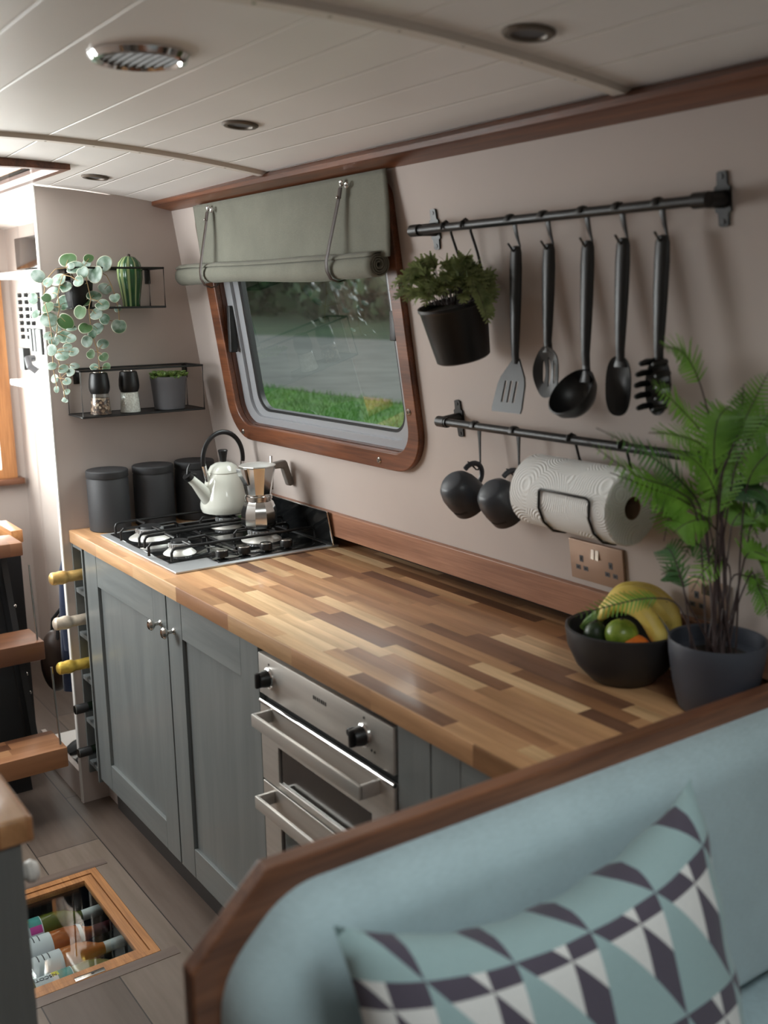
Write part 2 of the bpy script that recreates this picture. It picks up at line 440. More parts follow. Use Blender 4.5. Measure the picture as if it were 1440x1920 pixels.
def cushion_mat():
    m, nt, b = newmat('triangle_print_cotton')
    tc = N(nt, 'ShaderNodeTexCoord'); sp = N(nt, 'ShaderNodeSeparateXYZ'); nt.links.new(tc.outputs['UV'], sp.inputs[0])
    # uv in metres across the front
    U = mathn(nt, 'DIVIDE', mathn(nt, 'ADD', sp.outputs[0], 1.15-.066), .115)
    V = mathn(nt, 'DIVIDE', mathn(nt, 'ADD', sp.outputs[1], 1.80-.057), .180)
    u = mathn(nt, 'FRACT', U); w = mathn(nt, 'FRACT', V)
    mm, h = .64, .175
    def lt(a, bb): return mathn(nt, 'LESS_THAN', a, bb)
    def AND(a, bb): return mathn(nt, 'MULTIPLY', a, bb)
    def NOT(a): return mathn(nt, 'SUBTRACT', 1.0, a)
    inband = lt(w, h)
    leftD = lt(u, w)                      # u<w
    udm = mathn(nt, 'ADD', w, mm-h)
    leftM = lt(u, udm); leftm = lt(u, mm)
    teal, dark, white = lin((150, 174, 176)), lin((84, 78, 90)), lin((216, 216, 214))
    # band
    cb = mixc(nt, leftD, mixc(nt, leftM, mixc(nt, leftm, dark, white), dark), teal)
    # below band
    cl = mixc(nt, leftm, mixc(nt, leftM, white, dark), white)
    # for u>m: leftM (u<udm) means below D_M -> dark ; else white
    cl = mixc(nt, leftD, cl, teal)
    c = mixc(nt, inband, cl, cb)
    f = noise_n(nt, coords(nt), 300, 2)
    c = mixc(nt, 1.0, c, ramp(nt, f, [(.2, (.9, .9, .9, 1)), (.8, (1, 1, 1, 1))]), 'MULTIPLY')
    nt.links.new(c, b.inputs['Base Color']); b.inputs['Roughness'].default_value = .9
    b.inputs['Sheen Weight'].default_value = .15; b.inputs['Specular IOR Level'].default_value = .15
    return m
M['cushion'] = cushion_mat()

# ------------------------------------------------------------------ camera
C = Vector((3.1695624, -.9739337, 1.6113906))
R = [(0.5680626381596646, 0.822818854501297, -0.016552093651725122), (0.156560347633158, -0.12778833607771486, -0.9793666314059684), (-0.807956494296609, 0.5537501908258475, -0.20141258521818045)]
cam = bpy.data.cameras.new('camera'); co = bpy.data.objects.new('camera', cam); COL.objects.link(co)
rx, dn, fw = [Vector(r) for r in R]
mw = Matrix.Identity(4)
for i, a in enumerate((rx, -dn, -fw)):
    for j in range(3): mw[j][i] = a[j]
mw.translation = C
co.matrix_world = mw
cam.sensor_fit = 'VERTICAL'; cam.sensor_height = 36; cam.sensor_width = 24; cam.lens = 36*1940/1920
cam.clip_start = .03; cam.clip_end = 200
cam.dof.use_dof = True; cam.dof.focus_distance = 2.85; cam.dof.aperture_fstop = 3.2
SC.camera = co

# ------------------------------------------------------------------ shell
SL = .149; WC = .51+SL*1.184
nrm = math.hypot(1, SL)
def wy(z): return WC-SL*z
WN = Vector((0, -1/nrm, -SL/nrm))               # into the room
def WP(x, z, off=0):                              # point on the slanted wall, off = distance into the room
    return Vector((x, wy(z), z))+WN*off
YC = -.31
def cz(x, y):
    return 1.9875-.113*(y-YC)**2-.018*max(0, min(1, 1-x/.7))

# floor with the cellar opening
HX0, HX1, HY0, HY1 = .41, .90, -.50, -.126
b = MB()
for x0, x1, y0, y1 in ((-1.5, HX0, -1.3, .70), (HX1, 4.3, -1.3, .70), (HX0, HX1, -1.3, HY0), (HX0, HX1, HY1, .70)):
    b.box(x0, x1, y0, y1, -.02, 0)
struct(b.build('floor', M['floor'], smooth=0))
b = MB()
bo = .036
b.box(HX0-bo, HX0, HY0-bo, HY1+bo, 0, .0012); b.box(HX1, HX1+bo, HY0-bo, HY1+bo, 0, .0012)
struct(b.build('trim_6', M['floor_x'], smooth=0))

# ceiling: cambered boards with a skylight opening
SKX0, SKX1, SKY0, SKY1 = -.78, .345, -.57, -.055
RLX0, RLX1 = 2.72, 3.32
xs = sorted({-1.5, SKX0, SKX1, 0, .7, 1.3, 1.93, RLX0, RLX1, 4.3}); ys = sorted([-1.12+i*.056 for i in range(28)]+[SKY0, SKY1, .45])
ys = [y for y in ys if y <= .45]
b = MB(); vv = {}
for i, x in enumerate(xs):
    for j, y in enumerate(ys):
        vv[i, j] = (b._v((x, y, cz(x, y))), b._v((x, y, cz(x, y)+.02)))
for i in range(len(xs)-1):
    for j in range(len(ys)-1):
        if SKX0-1e-6 <= xs[i] < SKX1-1e-6 and SKY0-1e-6 <= ys[j] < SKY1-1e-6: continue
        if RLX0-1e-6 <= xs[i] < RLX1-1e-6 and SKY0-1e-6 <= ys[j] < SKY1-1e-6: continue
        for q in (0, 1):
            b._f([vv[i, j][q], vv[i+1, j][q], vv[i+1, j+1][q], vv[i, j+1][q]])
def ceilmat():
    m, nt, bs = newmat('ceiling_boards')
    tc = N(nt, 'ShaderNodeTexCoord'); sp = N(nt, 'ShaderNodeSeparateXYZ'); nt.links.new(tc.outputs['Object'], sp.inputs[0])
    v = mathn(nt, 'ABSOLUTE', mathn(nt, 'SUBTRACT', sp.outputs[1], YC))
    v = mathn(nt, 'DIVIDE', mathn(nt, 'ADD', v, 0.0), .112)
    f = mathn(nt, 'FRACT', v)
    d = mathn(nt, 'MINIMUM', f, mathn(nt, 'SUBTRACT', 1.0, f))
    skip = mathn(nt, 'GREATER_THAN', v, .5)
    g = mathn(nt, 'MULTIPLY', mathn(nt, 'LESS_THAN', d, .024), skip)
    nz = noise_n(nt, coords(nt), 3, 2)
    c = ramp(nt, nz, [(.3, lin((230, 225, 221))), (.7, lin((236, 231, 227)))])
    c = mixc(nt, g, c, lin((240, 236, 230)))
    nt.links.new(c, bs.inputs['Base Color']); bs.inputs['Roughness'].default_value = .42
    h = mathn(nt, 'MULTIPLY', mathn(nt, 'MINIMUM', mathn(nt, 'DIVIDE', d, .03), 1.0), 1.0)
    h = mathn(nt, 'MAXIMUM', h, mathn(nt, 'SUBTRACT', 1.0, skip))
    bump(nt, bs, h, .6, .004)
    return m
struct(b.build('ceiling', ceilmat(), smooth=30))
# transverse battens
for k, bx in enumerate((.70, 1.93, 3.16)):
    b = MB(); n = 26
    for i in range(n):
        y0 = -.98+i*(1.34/n); y1 = y0+1.34/n
        z0, z1 = cz(bx, y0), cz(bx, y1)
        A = [b._v((bx+dx, y0, z0+dz)) for dx, dz in ((-.018, .004), (-.013, -.010), (.013, -.010), (.018, .004))]
        B = [b._v((bx+dx, y1, z1+dz)) for dx, dz in ((-.018, .004), (-.013, -.010), (.013, -.010), (.018, .004))]
        for q in range(3): b._f([A[q], A[q+1], B[q+1], B[q]])
        if i == 0: b._f(A)
        if i == n-1: b._f(B[::-1])
    o = struct(b.build('trim_%d' % (k+2), M['ceil'], smooth=20))
    s = MB()
    for y in (-.421, -.309, -.197, -.085, .027, .139, .251):
        s.cyl((bx, y, cz(bx, y)-.0105), (bx, y, cz(bx, y)-.009), .003, seg=10)
    s.build('screw_heads', M['nickel'], o)

# galley wall with the window opening
WX0, WX1, WZ0, WZ1 = .245, 1.165, 1.240, 1.865
def slab(name, x0, x1, z0, z1, holes, t, mat):
    b = MB(); bm = b.bm
    loops = [[(x0, z0), (x1, z0), (x1, z1), (x0, z1)]]+holes
    es = []
    for lp in loops:
        vs = [bm.verts.new(WP(x, z)) for x, z in lp]
        for i in range(len(vs)): es.append(bm.edges.new((vs[i], vs[(i+1) % len(vs)])))
    bmesh.ops.triangle_fill(bm, use_beauty=True, edges=es)
    for f in bm.faces: f.normal_update()
    r = bmesh.ops.extrude_face_region(bm, geom=bm.faces[:])
    for v in [g for g in r['geom'] if isinstance(g, bmesh.types.BMVert)]: v.co -= WN*t
    return b
b = slab('wall_right', .0, 4.3, .951, 1.985, [rrect(WX0, WX1, WZ0, WZ1, .075, 8)], .05, M['wall'])
b.box(.0, 4.3, wy(.951)+.045, .70, .955, .965)
b.box(.0, 4.3, .63, .70, .0, .955)
struct(b.build('wall_right', M['wall'], smooth=0))
b = MB(); b.box(.0, 2.192, .606, .629, .86, .926); struct(b.build('trim_7', M['gap_shade'], smooth=0))  # dark strip painting in the shade behind the worktop's back edge
# cornice
b = MB(); b.prism([(.34, 1.921), (.34, 1.910), (.345, 1.907), (wy(1.895), 1.895), (wy(1.93), 1.935), (.36, 1.935)], 0, 4.3)
struct(b.build('trim_1', M['walnut'], smooth=20))
# far partition beside the cooker
b = MB(); b.prism([(-.02, 0), (.63, 0), (.63, .925), (wy(.94), .94), (wy(1.93), 1.93), (.36, 1.942-.0), (.2, 1.9365), (.1, 1.946), (-.02, 1.953)], -.018, 0)
w = struct(b.build('wall_far', M['wall'], smooth=0))
b = MB(); b.box(-.019, .0006, -.0235, -.02, .0, 1.955)
b.build('lit_edge_strip', M['white'], w, smooth=0)  # white strip stands in for skylight brightness on the partition edge
# wall beyond the partition, with beaded panels
b = MB(); b.box(-1.5, -.018, .29, .32, 0, 1.99)
o = struct(b.build('wall_front_side', M['wall'], smooth=0)); o.name = 'wall_side'
for gx in (-1.30, -.98, -.66, -.34):
    t = MB(); t.cyl((gx-.008, .2905, .02), (gx-.008, .2905, 1.97), .003, seg=8); t.cyl((gx+.008, .2905, .02), (gx+.008, .2905, 1.97), .003, seg=8)
    t.build('bead', M['wall'], o)
# front end wall with a bright window
FX = -1.5
b = MB()
wy0, wy1, wz0, wz1 = -.85, .215, .885, 1.72
for y0, y1, z0, z1 in ((-1.3, .32, 0, wz0), (-1.3, .32, wz1, 2.0), (-1.3, wy0, wz0, wz1), (wy1, .32, wz0, wz1)):
    b.box(FX-.04, FX, y0, y1, z0, z1)
struct(b.build('wall_front', M['wall'], smooth=0))
b = MB()
b.ring2d([(wy0-.02, wz0-.02), (wy1+.035, wz0-.02), (wy1+.035, wz1+.035), (wy0-.02, wz1+.035)],
         [(wy0+.03, wz0+.02), (wy1-.03, wz0+.02), (wy1-.03, wz1-.03), (wy0+.03, wz1-.03)], lambda a, c, h: (h, a, c), FX-.03, FX+.02)
w2 = struct(b.build('window_2', M['oak_z'], smooth=0))
b = MB(); b.box(FX, FX+.06, wy0-.04, wy1+.055, wz0-.045, wz0-.018, .004); b.build('window_sill', M['walnut_y'], w2)
b = MB(); b.box(FX-.02, FX-.016, wy0+.03, wy1-.03, wz0+.02, wz1-.03); b.build('glass_pane', M['glass_clear'], w2, smooth=0)
# left side wall (mirrors the galley wall) with two windows, and the wall behind the camera
def LP(x, z, off=0):
    p = WP(x, z, off); return Vector((x, 2*YC-p.y, p.z))
LWIN = [(-.63, .37)]
b = MB(); bm = b.bm; es = []
loops = [[(-1.5, .0), (4.3, .0), (4.3, 1.985), (-1.5, 1.985)]]+[rrect(a, c, 1.22, 1.85, .07, 6) for a, c in LWIN]
for lp in loops:
    vs = [bm.verts.new(LP(x, z)) for x, z in lp]
    for i in range(len(vs)): es.append(bm.edges.new((vs[i], vs[(i+1) % len(vs)])))
bmesh.ops.triangle_fill(bm, use_beauty=True, edges=es)
struct(b.build('wall_left', M['wall'], smooth=0, solid=.01))
for k, (a, c) in enumerate(LWIN):
    b = MB(); b.ring2d(rrect(a-.045, c+.045, 1.175, 1.895, .11, 6), rrect(a, c, 1.22, 1.85, .07, 6), lambda x, z, h: LP(x, z, h), 0, .016)
    w = struct(b.build('window_%d' % (k+4), M['walnut'], smooth=30))
    b = MB(); b.box(0, 0, 0, 0, 0, 0) if False else None
    g = MB(); g._f([g._v(LP(x, z, -.02)) for x, z in rrect(a-.01, c+.01, 1.21, 1.86, .07, 6)]); g.build('glass_pane', M['glass_clear'], w, smooth=0)
b = MB(); b.box(4.3, 4.34, -1.4, .72, 0, 2.0); struct(b.build('wall_back', M['wall'], smooth=0))

# skylight: walnut lining, pane
b = MB()
z0 = 1.945; zt = 1.963
b.ring2d([(SKX0-.03, SKY0-.03), (SKX1+.03, SKY0-.03), (SKX1+.03, SKY1+.02), (SKX0-.03, SKY1+.02)],
         [(SKX0, SKY0), (SKX1, SKY0), (SKX1, SKY1), (SKX0, SKY1)], lambda a, c, h: (a, c, h+(.012 if h < 2 else 0)), z0, 1.985)
w3 = struct(b.build('window_3', M['walnut'], smooth=0))
b = MB()
b.ring2d([(SKX0-.014, SKY0-.014), (SKX1+.014, SKY0-.014), (SKX1+.014, SKY1+.014), (SKX0-.014, SKY1+.014)],
         [(SKX0, SKY0), (SKX1, SKY0), (SKX1, SKY1), (SKX0, SKY1)], lambda a, c, h: (a, c, h), 1.9855, 1.999)
b.build('lining', M['oak'], w3, smooth=0)
b = MB(); b.box(SKX0-.01, SKX1+.01, SKY0-.01, SKY1+.01, zt, zt+.006); b.build('glass_pane', M['glass_sky'], w3, smooth=0)

# added roof light, out of view, to brighten the seating from above
b = MB()
b.ring2d([(RLX0-.03, SKY0-.03), (RLX1+.03, SKY0-.03), (RLX1+.03, SKY1+.02), (RLX0-.03, SKY1+.02)],
         [(RLX0, SKY0), (RLX1, SKY0), (RLX1, SKY1), (RLX0, SKY1)], lambda a, c, h: (a, c, h), 1.957, 2.02)
w6 = struct(b.build('window_5', M['walnut'], smooth=0))
b = MB(); b.box(RLX0-.01, RLX1+.01, SKY0-.01, SKY1+.01, 2.02, 2.026); b.build('glass_pane', M['glass_clear'], w6, smooth=0)

# galley window
fo = rrect(.190, 1.206, 1.193, 1.882, [.115, .115, .05, .05], 10); fi = rrect(.247, 1.163, 1.239, 1.85, [.075, .075, .04, .04], 10)
b = MB(); b.ring2d(fo, fi, lambda x, z, h: WP(x, z, h), -.001, .018)
win = struct(b.build('window_1', M['walnut'], smooth=30, bevel=.003))
b = MB(); b.ring2d(rrect(.245, 1.165, 1.237, 1.868, [.077, .077, .04, .04], 10), rrect(.249, 1.161, 1.241, 1.864, [.073, .073, .04, .04], 10), lambda x, z, h: WP(x, z, h), -.05, .0)
b.build('reveal', M['walnut_z'], win, smooth=30)
b = MB()
b.ring2d(rrect(.249, 1.161, 1.241, 1.864, [.073, .073, .04, .04], 10), rrect(.290, 1.125, 1.262, 1.84, [.06, .06, .03, .03], 10), lambda x, z, h: WP(x, z, h), -.045, -.014)
b.ring2d(rrect(.286, 1.129, 1.258, 1.844, [.064, .064, .03, .03], 10), rrect(.325, 1.10, 1.278, 1.82, [.055, .055, .03, .03], 10), lambda x, z, h: WP(x, z, h), -.045, -.024)
b.build('aluminium_frame', M['alum_frame'], win, smooth=30)
b = MB(); b.ring2d(rrect(.322, 1.103, 1.276, 1.823, [.057, .057, .03, .03], 10), rrect(.338, 1.092, 1.286, 1.81, [.05, .05, .03, .03], 10), lambda x, z, h: WP(x, z, h), -.042, -.027)
b.build('gasket', M['black'], win, smooth=30)
b = MB(); lp = rrect(.330, 1.098, 1.280, 1.818, [.05, .05, .03, .03], 10)
b._f([b._v(WP(x, z, -.034)) for x, z in lp]); b.build('glass_pane', M['glass'], win, smooth=0)
for (x, z) in ((.268, 1.217), (1.02, 1.214), (1.178, 1.35)):
    b = MB(); Mx = Matrix.Translation(WP(x, z, .018)) @ WN.to_track_quat('Z', 'Y').to_matrix().to_4x4()
    b.M = Mx; b.lathe([(.0085, 0), (.0085, .0015), (.006, .004), (.0035, .004), (.003, .001), (0, .001)], 16)
    b.build('screw_stud', M['nickel'], win)
b = MB(); b.box(.262, .282, wy(1.5)-.012, wy(1.5)+.012, 1.46, 1.60, .004); b.build('window_catch', M['black'], win)
b = MB(); b.M = Matrix.Translation(WP(1.145, 1.55, .004)); b.box(-.012, .012, -.006, .006, -.035, .035, .003); b.build('window_catch', M['black'], win)

# outside: bank, lane, hedge
b = MB(); b.box(-24, 6, .95, 2.72, .2, .98); struct(b.build('bank', M['grass'], smooth=0)).name = 'ground_bank'
o = bpy.data.objects['ground_bank']
b = MB()
for i in range(16000):
    x = random.uniform(-7, 1.2); y = random.uniform(1.0, 2.75)
    h = random.uniform(.02, .05); a = random.uniform(0, PI); d = Vector((math.cos(a), math.sin(a), 0))*.0035
    p = Vector((x, y, .978)); t = p+Vector((random.uniform(-.03, .03), random.uniform(-.03, .03), h))
    b._f([b._v(p-d), b._v(p+d), b._v(t)])
g = b.build('grass', M['grass'], smooth=0); tag(g, 'bright green grass on the canal bank outside the window', 'grass', kind='stuff')
M['lane'] = pm('grey_gravel', (124, 124, 116), .95, var=.18, vscale=2.5, spec=.1)
b = MB(); b.box(-40, 8, 2.72, 8.4, .2, .985); struct(b.build('ground_lane', M['lane'], smooth=0))
b = MB(); b.grid(lambda u, v: (-60+70*u, 8.38+8*v, .97+1.0*v*v+.03*math.sin(u*60)*v), 30, 6); struct(b.build('ground_verge', M['verge']))
b = MB(); rnd = random.Random(8)
for x in (-33, -30, -27, -24.5, -22, -19.6, -17, -14.5, -12, -9.5):
    for k in range(8):
        r = 2.3
        c = Vector((x+rnd.uniform(-r, r)*.7, 13.2+rnd.uniform(-.7, .9), 1.4+3.7*rnd.uniform(.12, .8))); rr = r*rnd.uniform(.45, .7)
        for i in range(380):
            d = Vector((rnd.gauss(0, 1), rnd.gauss(0, 1), rnd.gauss(0, 1))).normalized()
            p = c+d*rr*rnd.uniform(.8, 1.05); sz = rnd.uniform(.08, .2)
            t1 = d.orthogonal().normalized(); t2 = d.cross(t1); a = rnd.uniform(0, 6)
            e1 = (t1*math.cos(a)+t2*math.sin(a))*sz; e2 = (t2*math.cos(a)-t1*math.sin(a))*sz*.6+d*sz*.3
            b._f([b._v(p-e1), b._v(p+e2), b._v(p+e1), b._v(p-e2)])
for x in range(-36, -6, 2):
    b.sphere((x, 13.6, 2.4), (1.6, 1.0, 2.6), 12, 8)
o = b.build('hedge', M['hedge'], smooth=0); tag(o, 'tall dark green hedge beyond the grey lane, seen through the window', 'hedge')

# ------------------------------------------------------------------ worktop and cabinets
H = .92
b = MB(); b.box(.0005, 2.192, 0, .605, H-.04, H, .0025)
o = b.build('worktop', M['blockwood']); tag(o, 'long worktop of mixed light and dark wood staves under the window', 'worktop')
b = MB()
def upst(x0, x1):
    b.prism([(wy(.953)-.014, .953), (wy(1.024)-.014, 1.024), (wy(1.024)-.0005, 1.026), (wy(.953)-.0005, .953)], x0, x1)
upst(.0, 2.192)
o = b.build('upstand', M['walnut_l'], bevel=.0015); tag(o, 'walnut upstand board along the wall behind the worktop', 'upstand')

# wine rack
t = thing('wine_rack', 'narrow grey five-hole wine rack at the far end of the counter', 'wine rack', (0, 0, 0))
b = MB()
b.box(.0008, .010, .004, .50, .105, .879); b.box(.092, .101, .004, .50, .105, .879)
b.box(.010, .092, .49, .50, .105, .879)
b.build('carcass', M['rackgrey'], t, smooth=0)
b = MB(); b.box(.0008, .101, .066, .60, .0, .105); b.build('plinth', M['wall'], t, smooth=0)
cells = [.735, .590, .445, .298, .150]
for z in cells:
    b = MB(); b.box(.010, .092, .006, .49, z-.014, z); b.build('shelf', M['rackgrey'], t, smooth=0, bevel=.001)
b = MB(); b.box(.010, .092, .006, .02, .868, .879); b.build('head_rail', M['rackgrey'], t, smooth=0)
# champagne and wine bottles lying in the rack, necks out
BOT = [(.785, 'gold', 'champagne bottle neck in gold foil, top hole of the wine rack'),
       (.640, 'rose', 'champagne bottle neck in pale rose foil, second hole of the rack'),
       (.495, 'bright', 'champagne bottle neck in bright yellow gold foil, middle hole of the rack'),
       (.348, None, 'dark wine bottle with silver cap, fourth hole of the rack'),
       (.200, None, 'dark wine bottle with silver cap, lowest hole of the rack')]
RY = Matrix.Rotation(PI/2, 3, 'X')      # local +z -> -y
for z, foil, lab in BOT:
    t = thing('wine_bottle', lab, 'bottle', (.051, 0, z), group='bottles in the wine rack')
    b = MB(); prof = [(0, -.30), (.030, -.30), (.034, -.295), (.036, -.28), (.036, -.12), (.031, -.085), (.018, -.035), (.015, 0), (.015, .03), (0, .03)]
    Mx = RY
    b.lathe(prof, 24, M=Mx); b.build('bottle_body', M['bottle_dark'], t)
    b = MB()
    if foil:
        pr = [(.019, -.035), (.0175, 0), (.0172, .022), (.0165, .03), (.0185, .034), (.021, .042), (.0215, .052), (.0195, .064), (.0205, .072), (.019, .08), (.012, .086), (0, .088)]
        b.lathe(pr, 22, M=Mx); b.build('foil', M['foil_'+foil], t)
    else:
        b.lathe([(.0155, .0), (.0155, .038), (.0145, .040), (0, .040)], 22, M=Mx); b.build('capsule', M['black'], t)
        b = MB(); b.lathe([(.0145, .0395), (.0145, .0415), (0, .042)], 22, M=Mx); b.build('cap_top', M['nickel'], t)

def door(parent, x0, x1, z0, z1, knobx, sl=.09, sr=.09, rt=.095, rb=.085):
    """shaker door: stiles, rails, recessed panel, knob"""
    d = MB(); d.box(x0+.002, x1-.002, .026, .030, z0, z1)
    dr = d.build('door', M['cab_z'], parent, smooth=0)
    for a, c in ((x0+.002, x0+sl), (x1-sr, x1-.002)):
        s = MB(); s.box(a, c, .008, .028, z0, z1); s.build('stile', M['cab_z'], dr, smooth=0, bevel=.0012)
    for a, c in ((z1-rt, z1), (z0, z0+rb)):
        s = MB(); s.box(x0+sl+.0008, x1-sr-.0008, .0085, .028, a, c); s.build('rail', M['cab'], dr, smooth=0, bevel=.0012)
    s = MB(); s.box(x0+sl+.001, x1-sr-.001, .018, .027, z0+rb+.001, z1-rt-.001); s.build('panel', M['cab_z'], dr, smooth=0)
    if knobx is not None:
        k = MB(); Mx = Matrix.Rotation(PI/2, 3, 'X')
        k.lathe([(0, -.001), (.009, -.001), (.0085, .002), (.0045, .006), (.0045, .016), (.010, .020), (.0145, .025), (.015, .029), (.011, .034), (0, .036)], 20, c=(knobx, .008, z1-.085), M=Mx)
        k.build('knob', M['nickel'], dr)
t = thing('base_cabinet', 'grey painted double-door base cabinet with nickel knobs below the hob', 'cabinet', (0, 0, 0))
b = MB(); b.box(.102, 1.243, .032, .60, .105, .879); b.build('body', M['cab_z'], t, smooth=0)
b = MB(); b.box(.102, 1.243, .058, .60, 0, .105); b.build('plinth', M['plinth'], t, smooth=0)
door(t, .106, .735, .12, .876, .695, .105, .09)
door(t, .738, 1.243, .12, .876, .782, .09, .088)
t = thing('base_cabinet', 'grey cabinet right of the oven, mostly hidden by the sofa back', 'cabinet', (0, 0, 0))
b = MB(); b.box(1.768, 2.192, .032, .60, .105, .879); b.build('body', M['cab_z'], t, smooth=0)
b = MB(); b.box(1.768, 2.192, .058, .60, 0, .105); b.build('plinth', M['plinth'], t, smooth=0)
b = MB(); b.box(1.768, 1.862, .008, .032, .12, .879); b.build('filler_strip', M['cab_z'], t, smooth=0)
door(t, 1.864, 2.19, .12, .876, None, .08, .08)

# ------------------------------------------------------------------ oven
t = thing('oven', 'stainless steel built-in double oven and grill under the worktop', 'oven', (0, 0, 0))
OX0, OX1 = 1.250, 1.760
b = MB(); b.box(OX0-.004, OX1+.005, .020, .58, .11, .872); b.build('body', M['black'], t, smooth=0)
b = MB(); b.box(OX0, OX1, .004, .020, .776, .868, .002)
fa = b.build('fascia', M['steel'], t)
def oknob(x, z):
    k = MB(); Mx = Matrix.Translation((x, .004, z)) @ Matrix.Rotation(PI/2, 4, 'X'); k.M = Mx
    k.lathe([(.023, 0), (.0225, .004), (.020, .006), (0, .006)], 28)
    r = k.build('knob_ring', M['chrome'], fa)
    k = MB(Mx); k.lathe([(.019, .006), (.0185, .012), (.0165, .022), (.015, .026), (0, .027)], 28)
    k.box(-.005, .005, -.017, .017, .010, .034, .003); k.build('knob', M['blackplastic'], fa)
oknob(1.298, .822); oknob(1.666, .822)
b = MB(); b.M = Matrix.Translation((1.632, .004, .818)) @ Matrix.Rotation(PI/2, 4, 'X'); b.lathe([(.0085, 0), (.0085, .012), (.007, .014), (0, .014)], 18); b.build('ignition_button', M['black'], fa)
TR = Matrix.Rotation(PI/2, 4, 'X')
b = MB()
lx = 1.482
for k, (wd) in enumerate((.006, .005, .0055, .005, .006, .0055, .0055)):
    b.box(lx, lx+wd*.8, .0034, .0042, .838-.004, .838+.004); lx += .0075
b.build('brand_mark', M['black'], fa, smooth=0)
b = MB()
for x, z in ((1.298, .852), (1.666, .856), (1.69, .80), (1.700, .80)): b.M = Matrix.Translation((x, .0038, z)) @ TR; b.lathe([(.0026, 0), (.0026, .0006), (0, .0006)], 10)
b.build('dial_mark', M['black'], fa)
def ovendoor(z0, z1, wz0_, wz1_, hz):
    d = MB(); o_ = [(OX0, z0), (OX1, z0), (OX1, z1), (OX0, z1)]; i_ = [(OX0+.075, wz0_), (OX1-.075, wz0_), (OX1-.075, wz1_), (OX0+.075, wz1_)]
    d.ring2d(o_, i_, lambda a, c, h: (a, h, c), .018, .004)
    dr = d.build('door', M['steel'], t, smooth=0, bevel=.0015)
    g = MB(); g.box(OX0+.07, OX1-.07, .009, .013, wz0_-.004, wz1_+.004); g.build('door_glass', M['hobglass'], dr, smooth=0)
    h = MB(); y = -.038
    h.box(OX0+.045, OX1-.045, y-.004, y+.004, hz-.014, hz+.014, .0015)
    h.box(OX0+.045, OX0+.053, y, .004, hz-.014, hz+.014, .001); h.box(OX1-.053, OX1-.045, y, .004, hz-.014, hz+.014, .001)
    h.build('handle', M['steel'], dr)
ovendoor(.575, .755, .590, .672, .737)
ovendoor(.150, .570, .22, .485, .548)
b = MB(); b.cyl((OX0, .006, .757), (OX1, .006, .757), .005, seg=12); b.build('door_top_trim', M['chrome'], t)

# ------------------------------------------------------------------ hob
t = thing('gas_hob', 'black and steel four-burner gas hob with raised glass lid', 'hob', (.435, .30, H))
def L(x, y, z): return (x-.435, y-.30, z-H)
hx0, hx1, hy0, hy1 = .150, .718, .048, .548
b = MB(); x0, y0, _ = L(hx0, hy0, 0); x1, y1, _ = L(hx1, hy1, 0)
b.box(x0, x1, y0, y1, .0003, .006, .002); b.build('steel_tray', M['steelhob'], t)
b = MB()
for a, c in ((hx0+.028, .402), (.408, hx1-.095)):
    xa, ya, _ = L(a, hy0+.022, 0); xb, yb, _ = L(c, hy1-.03, 0)
    b.box(xa, xb, ya, yb, .006, .009, .002)
xa, ya, _ = L(hx1-.092, hy0+.13, 0); xb, yb, _ = L(hx1-.020, hy1-.03, 0)
b.box(xa, xb, ya, yb, .006, .0085, .002)
b.build('enamel_panel', M['hobglass'], t)
burn = [(.300, .148, 1.15), (.535, .140, .85), (.300, .400, .95), (.528, .400, 1.1)]
for x, y, s in burn:
    c = L(x, y, 0)[:2]
    b = MB(); b.lathe([(.054*s, .009), (.052*s, .012), (.034*s, .024), (.029*s, .025), (0, .025)], 32, c=(c[0], c[1], 0)); bb = b.build('burner_base', M['burner'], t)
    b = MB(); b.lathe([(.030*s, .025), (.034*s, .027), (.034*s, .039), (.031*s, .040), (0, .040)], 32, c=(c[0], c[1], 0))
    for k in range(24):
        a = 2*PI*k/24; b.box(0, 0, 0, 0, 0, 0) if False else b.cyl((c[0]+.0345*s*math.cos(a), c[1]+.0345*s*math.sin(a), .028), (c[0]+.0345*s*math.cos(a), c[1]+.0345*s*math.sin(a), .038), .0020, seg=6)
    b.build('burner_crown', M['steelhob'], bb)
    b = MB(); b.lathe([(.028*s, .040), (.029*s, .0415), (.027*s, .046), (.022*s, .047), (0, .047)], 32, c=(c[0], c[1], 0)); b.build('burner_cap', M['black'], bb)
def arc(p, q, r_, zlow):
    return None
for xc, (ba, bb_) in ((.300, (0, 2)), (.530, (1, 3))):
    b = MB(); r_ = .0042; zt_ = .046; zl = .0125
    for sx in (-.095, .095):
        x = xc+sx-.435
        ya, yb = .078-.30, .525-.30
        pts = [(x, ya, zl), (x, ya, zt_-.012), (x, ya+.004, zt_-.004), (x, ya+.012, zt_)]
        pts += [(x, yb-.012, zt_), (x, yb-.004, zt_-.004), (x, yb, zt_-.012), (x, yb, zl)]
        b.tube(pts, r_, 8)
    for bi in (ba, bb_):
        bx_, by_, s = burn[bi]
        for sx in (-1, 1):
            x = xc+sx*.095-.435
            b.tube([(x, by_-.30, zt_), (bx_-.435+sx*.028, by_-.30, zt_)], r_, 8)
        for sy in (-1, 1):
            yy = by_-.30+sy*.088
            pts = [(xc-.435, yy, zl), (xc-.435, yy, zt_-.008), (xc-.435, yy-sy*.008, zt_), (bx_-.435, by_-.30+sy*.026, zt_)]
            b.tube(pts, r_, 8)
    b.tube([(xc-.095-.435, -.03, zl+.006), (xc+.095-.435, -.03, zl+.006)], r_, 8)
    b.build('pan_support', M['blackpaint'], t)
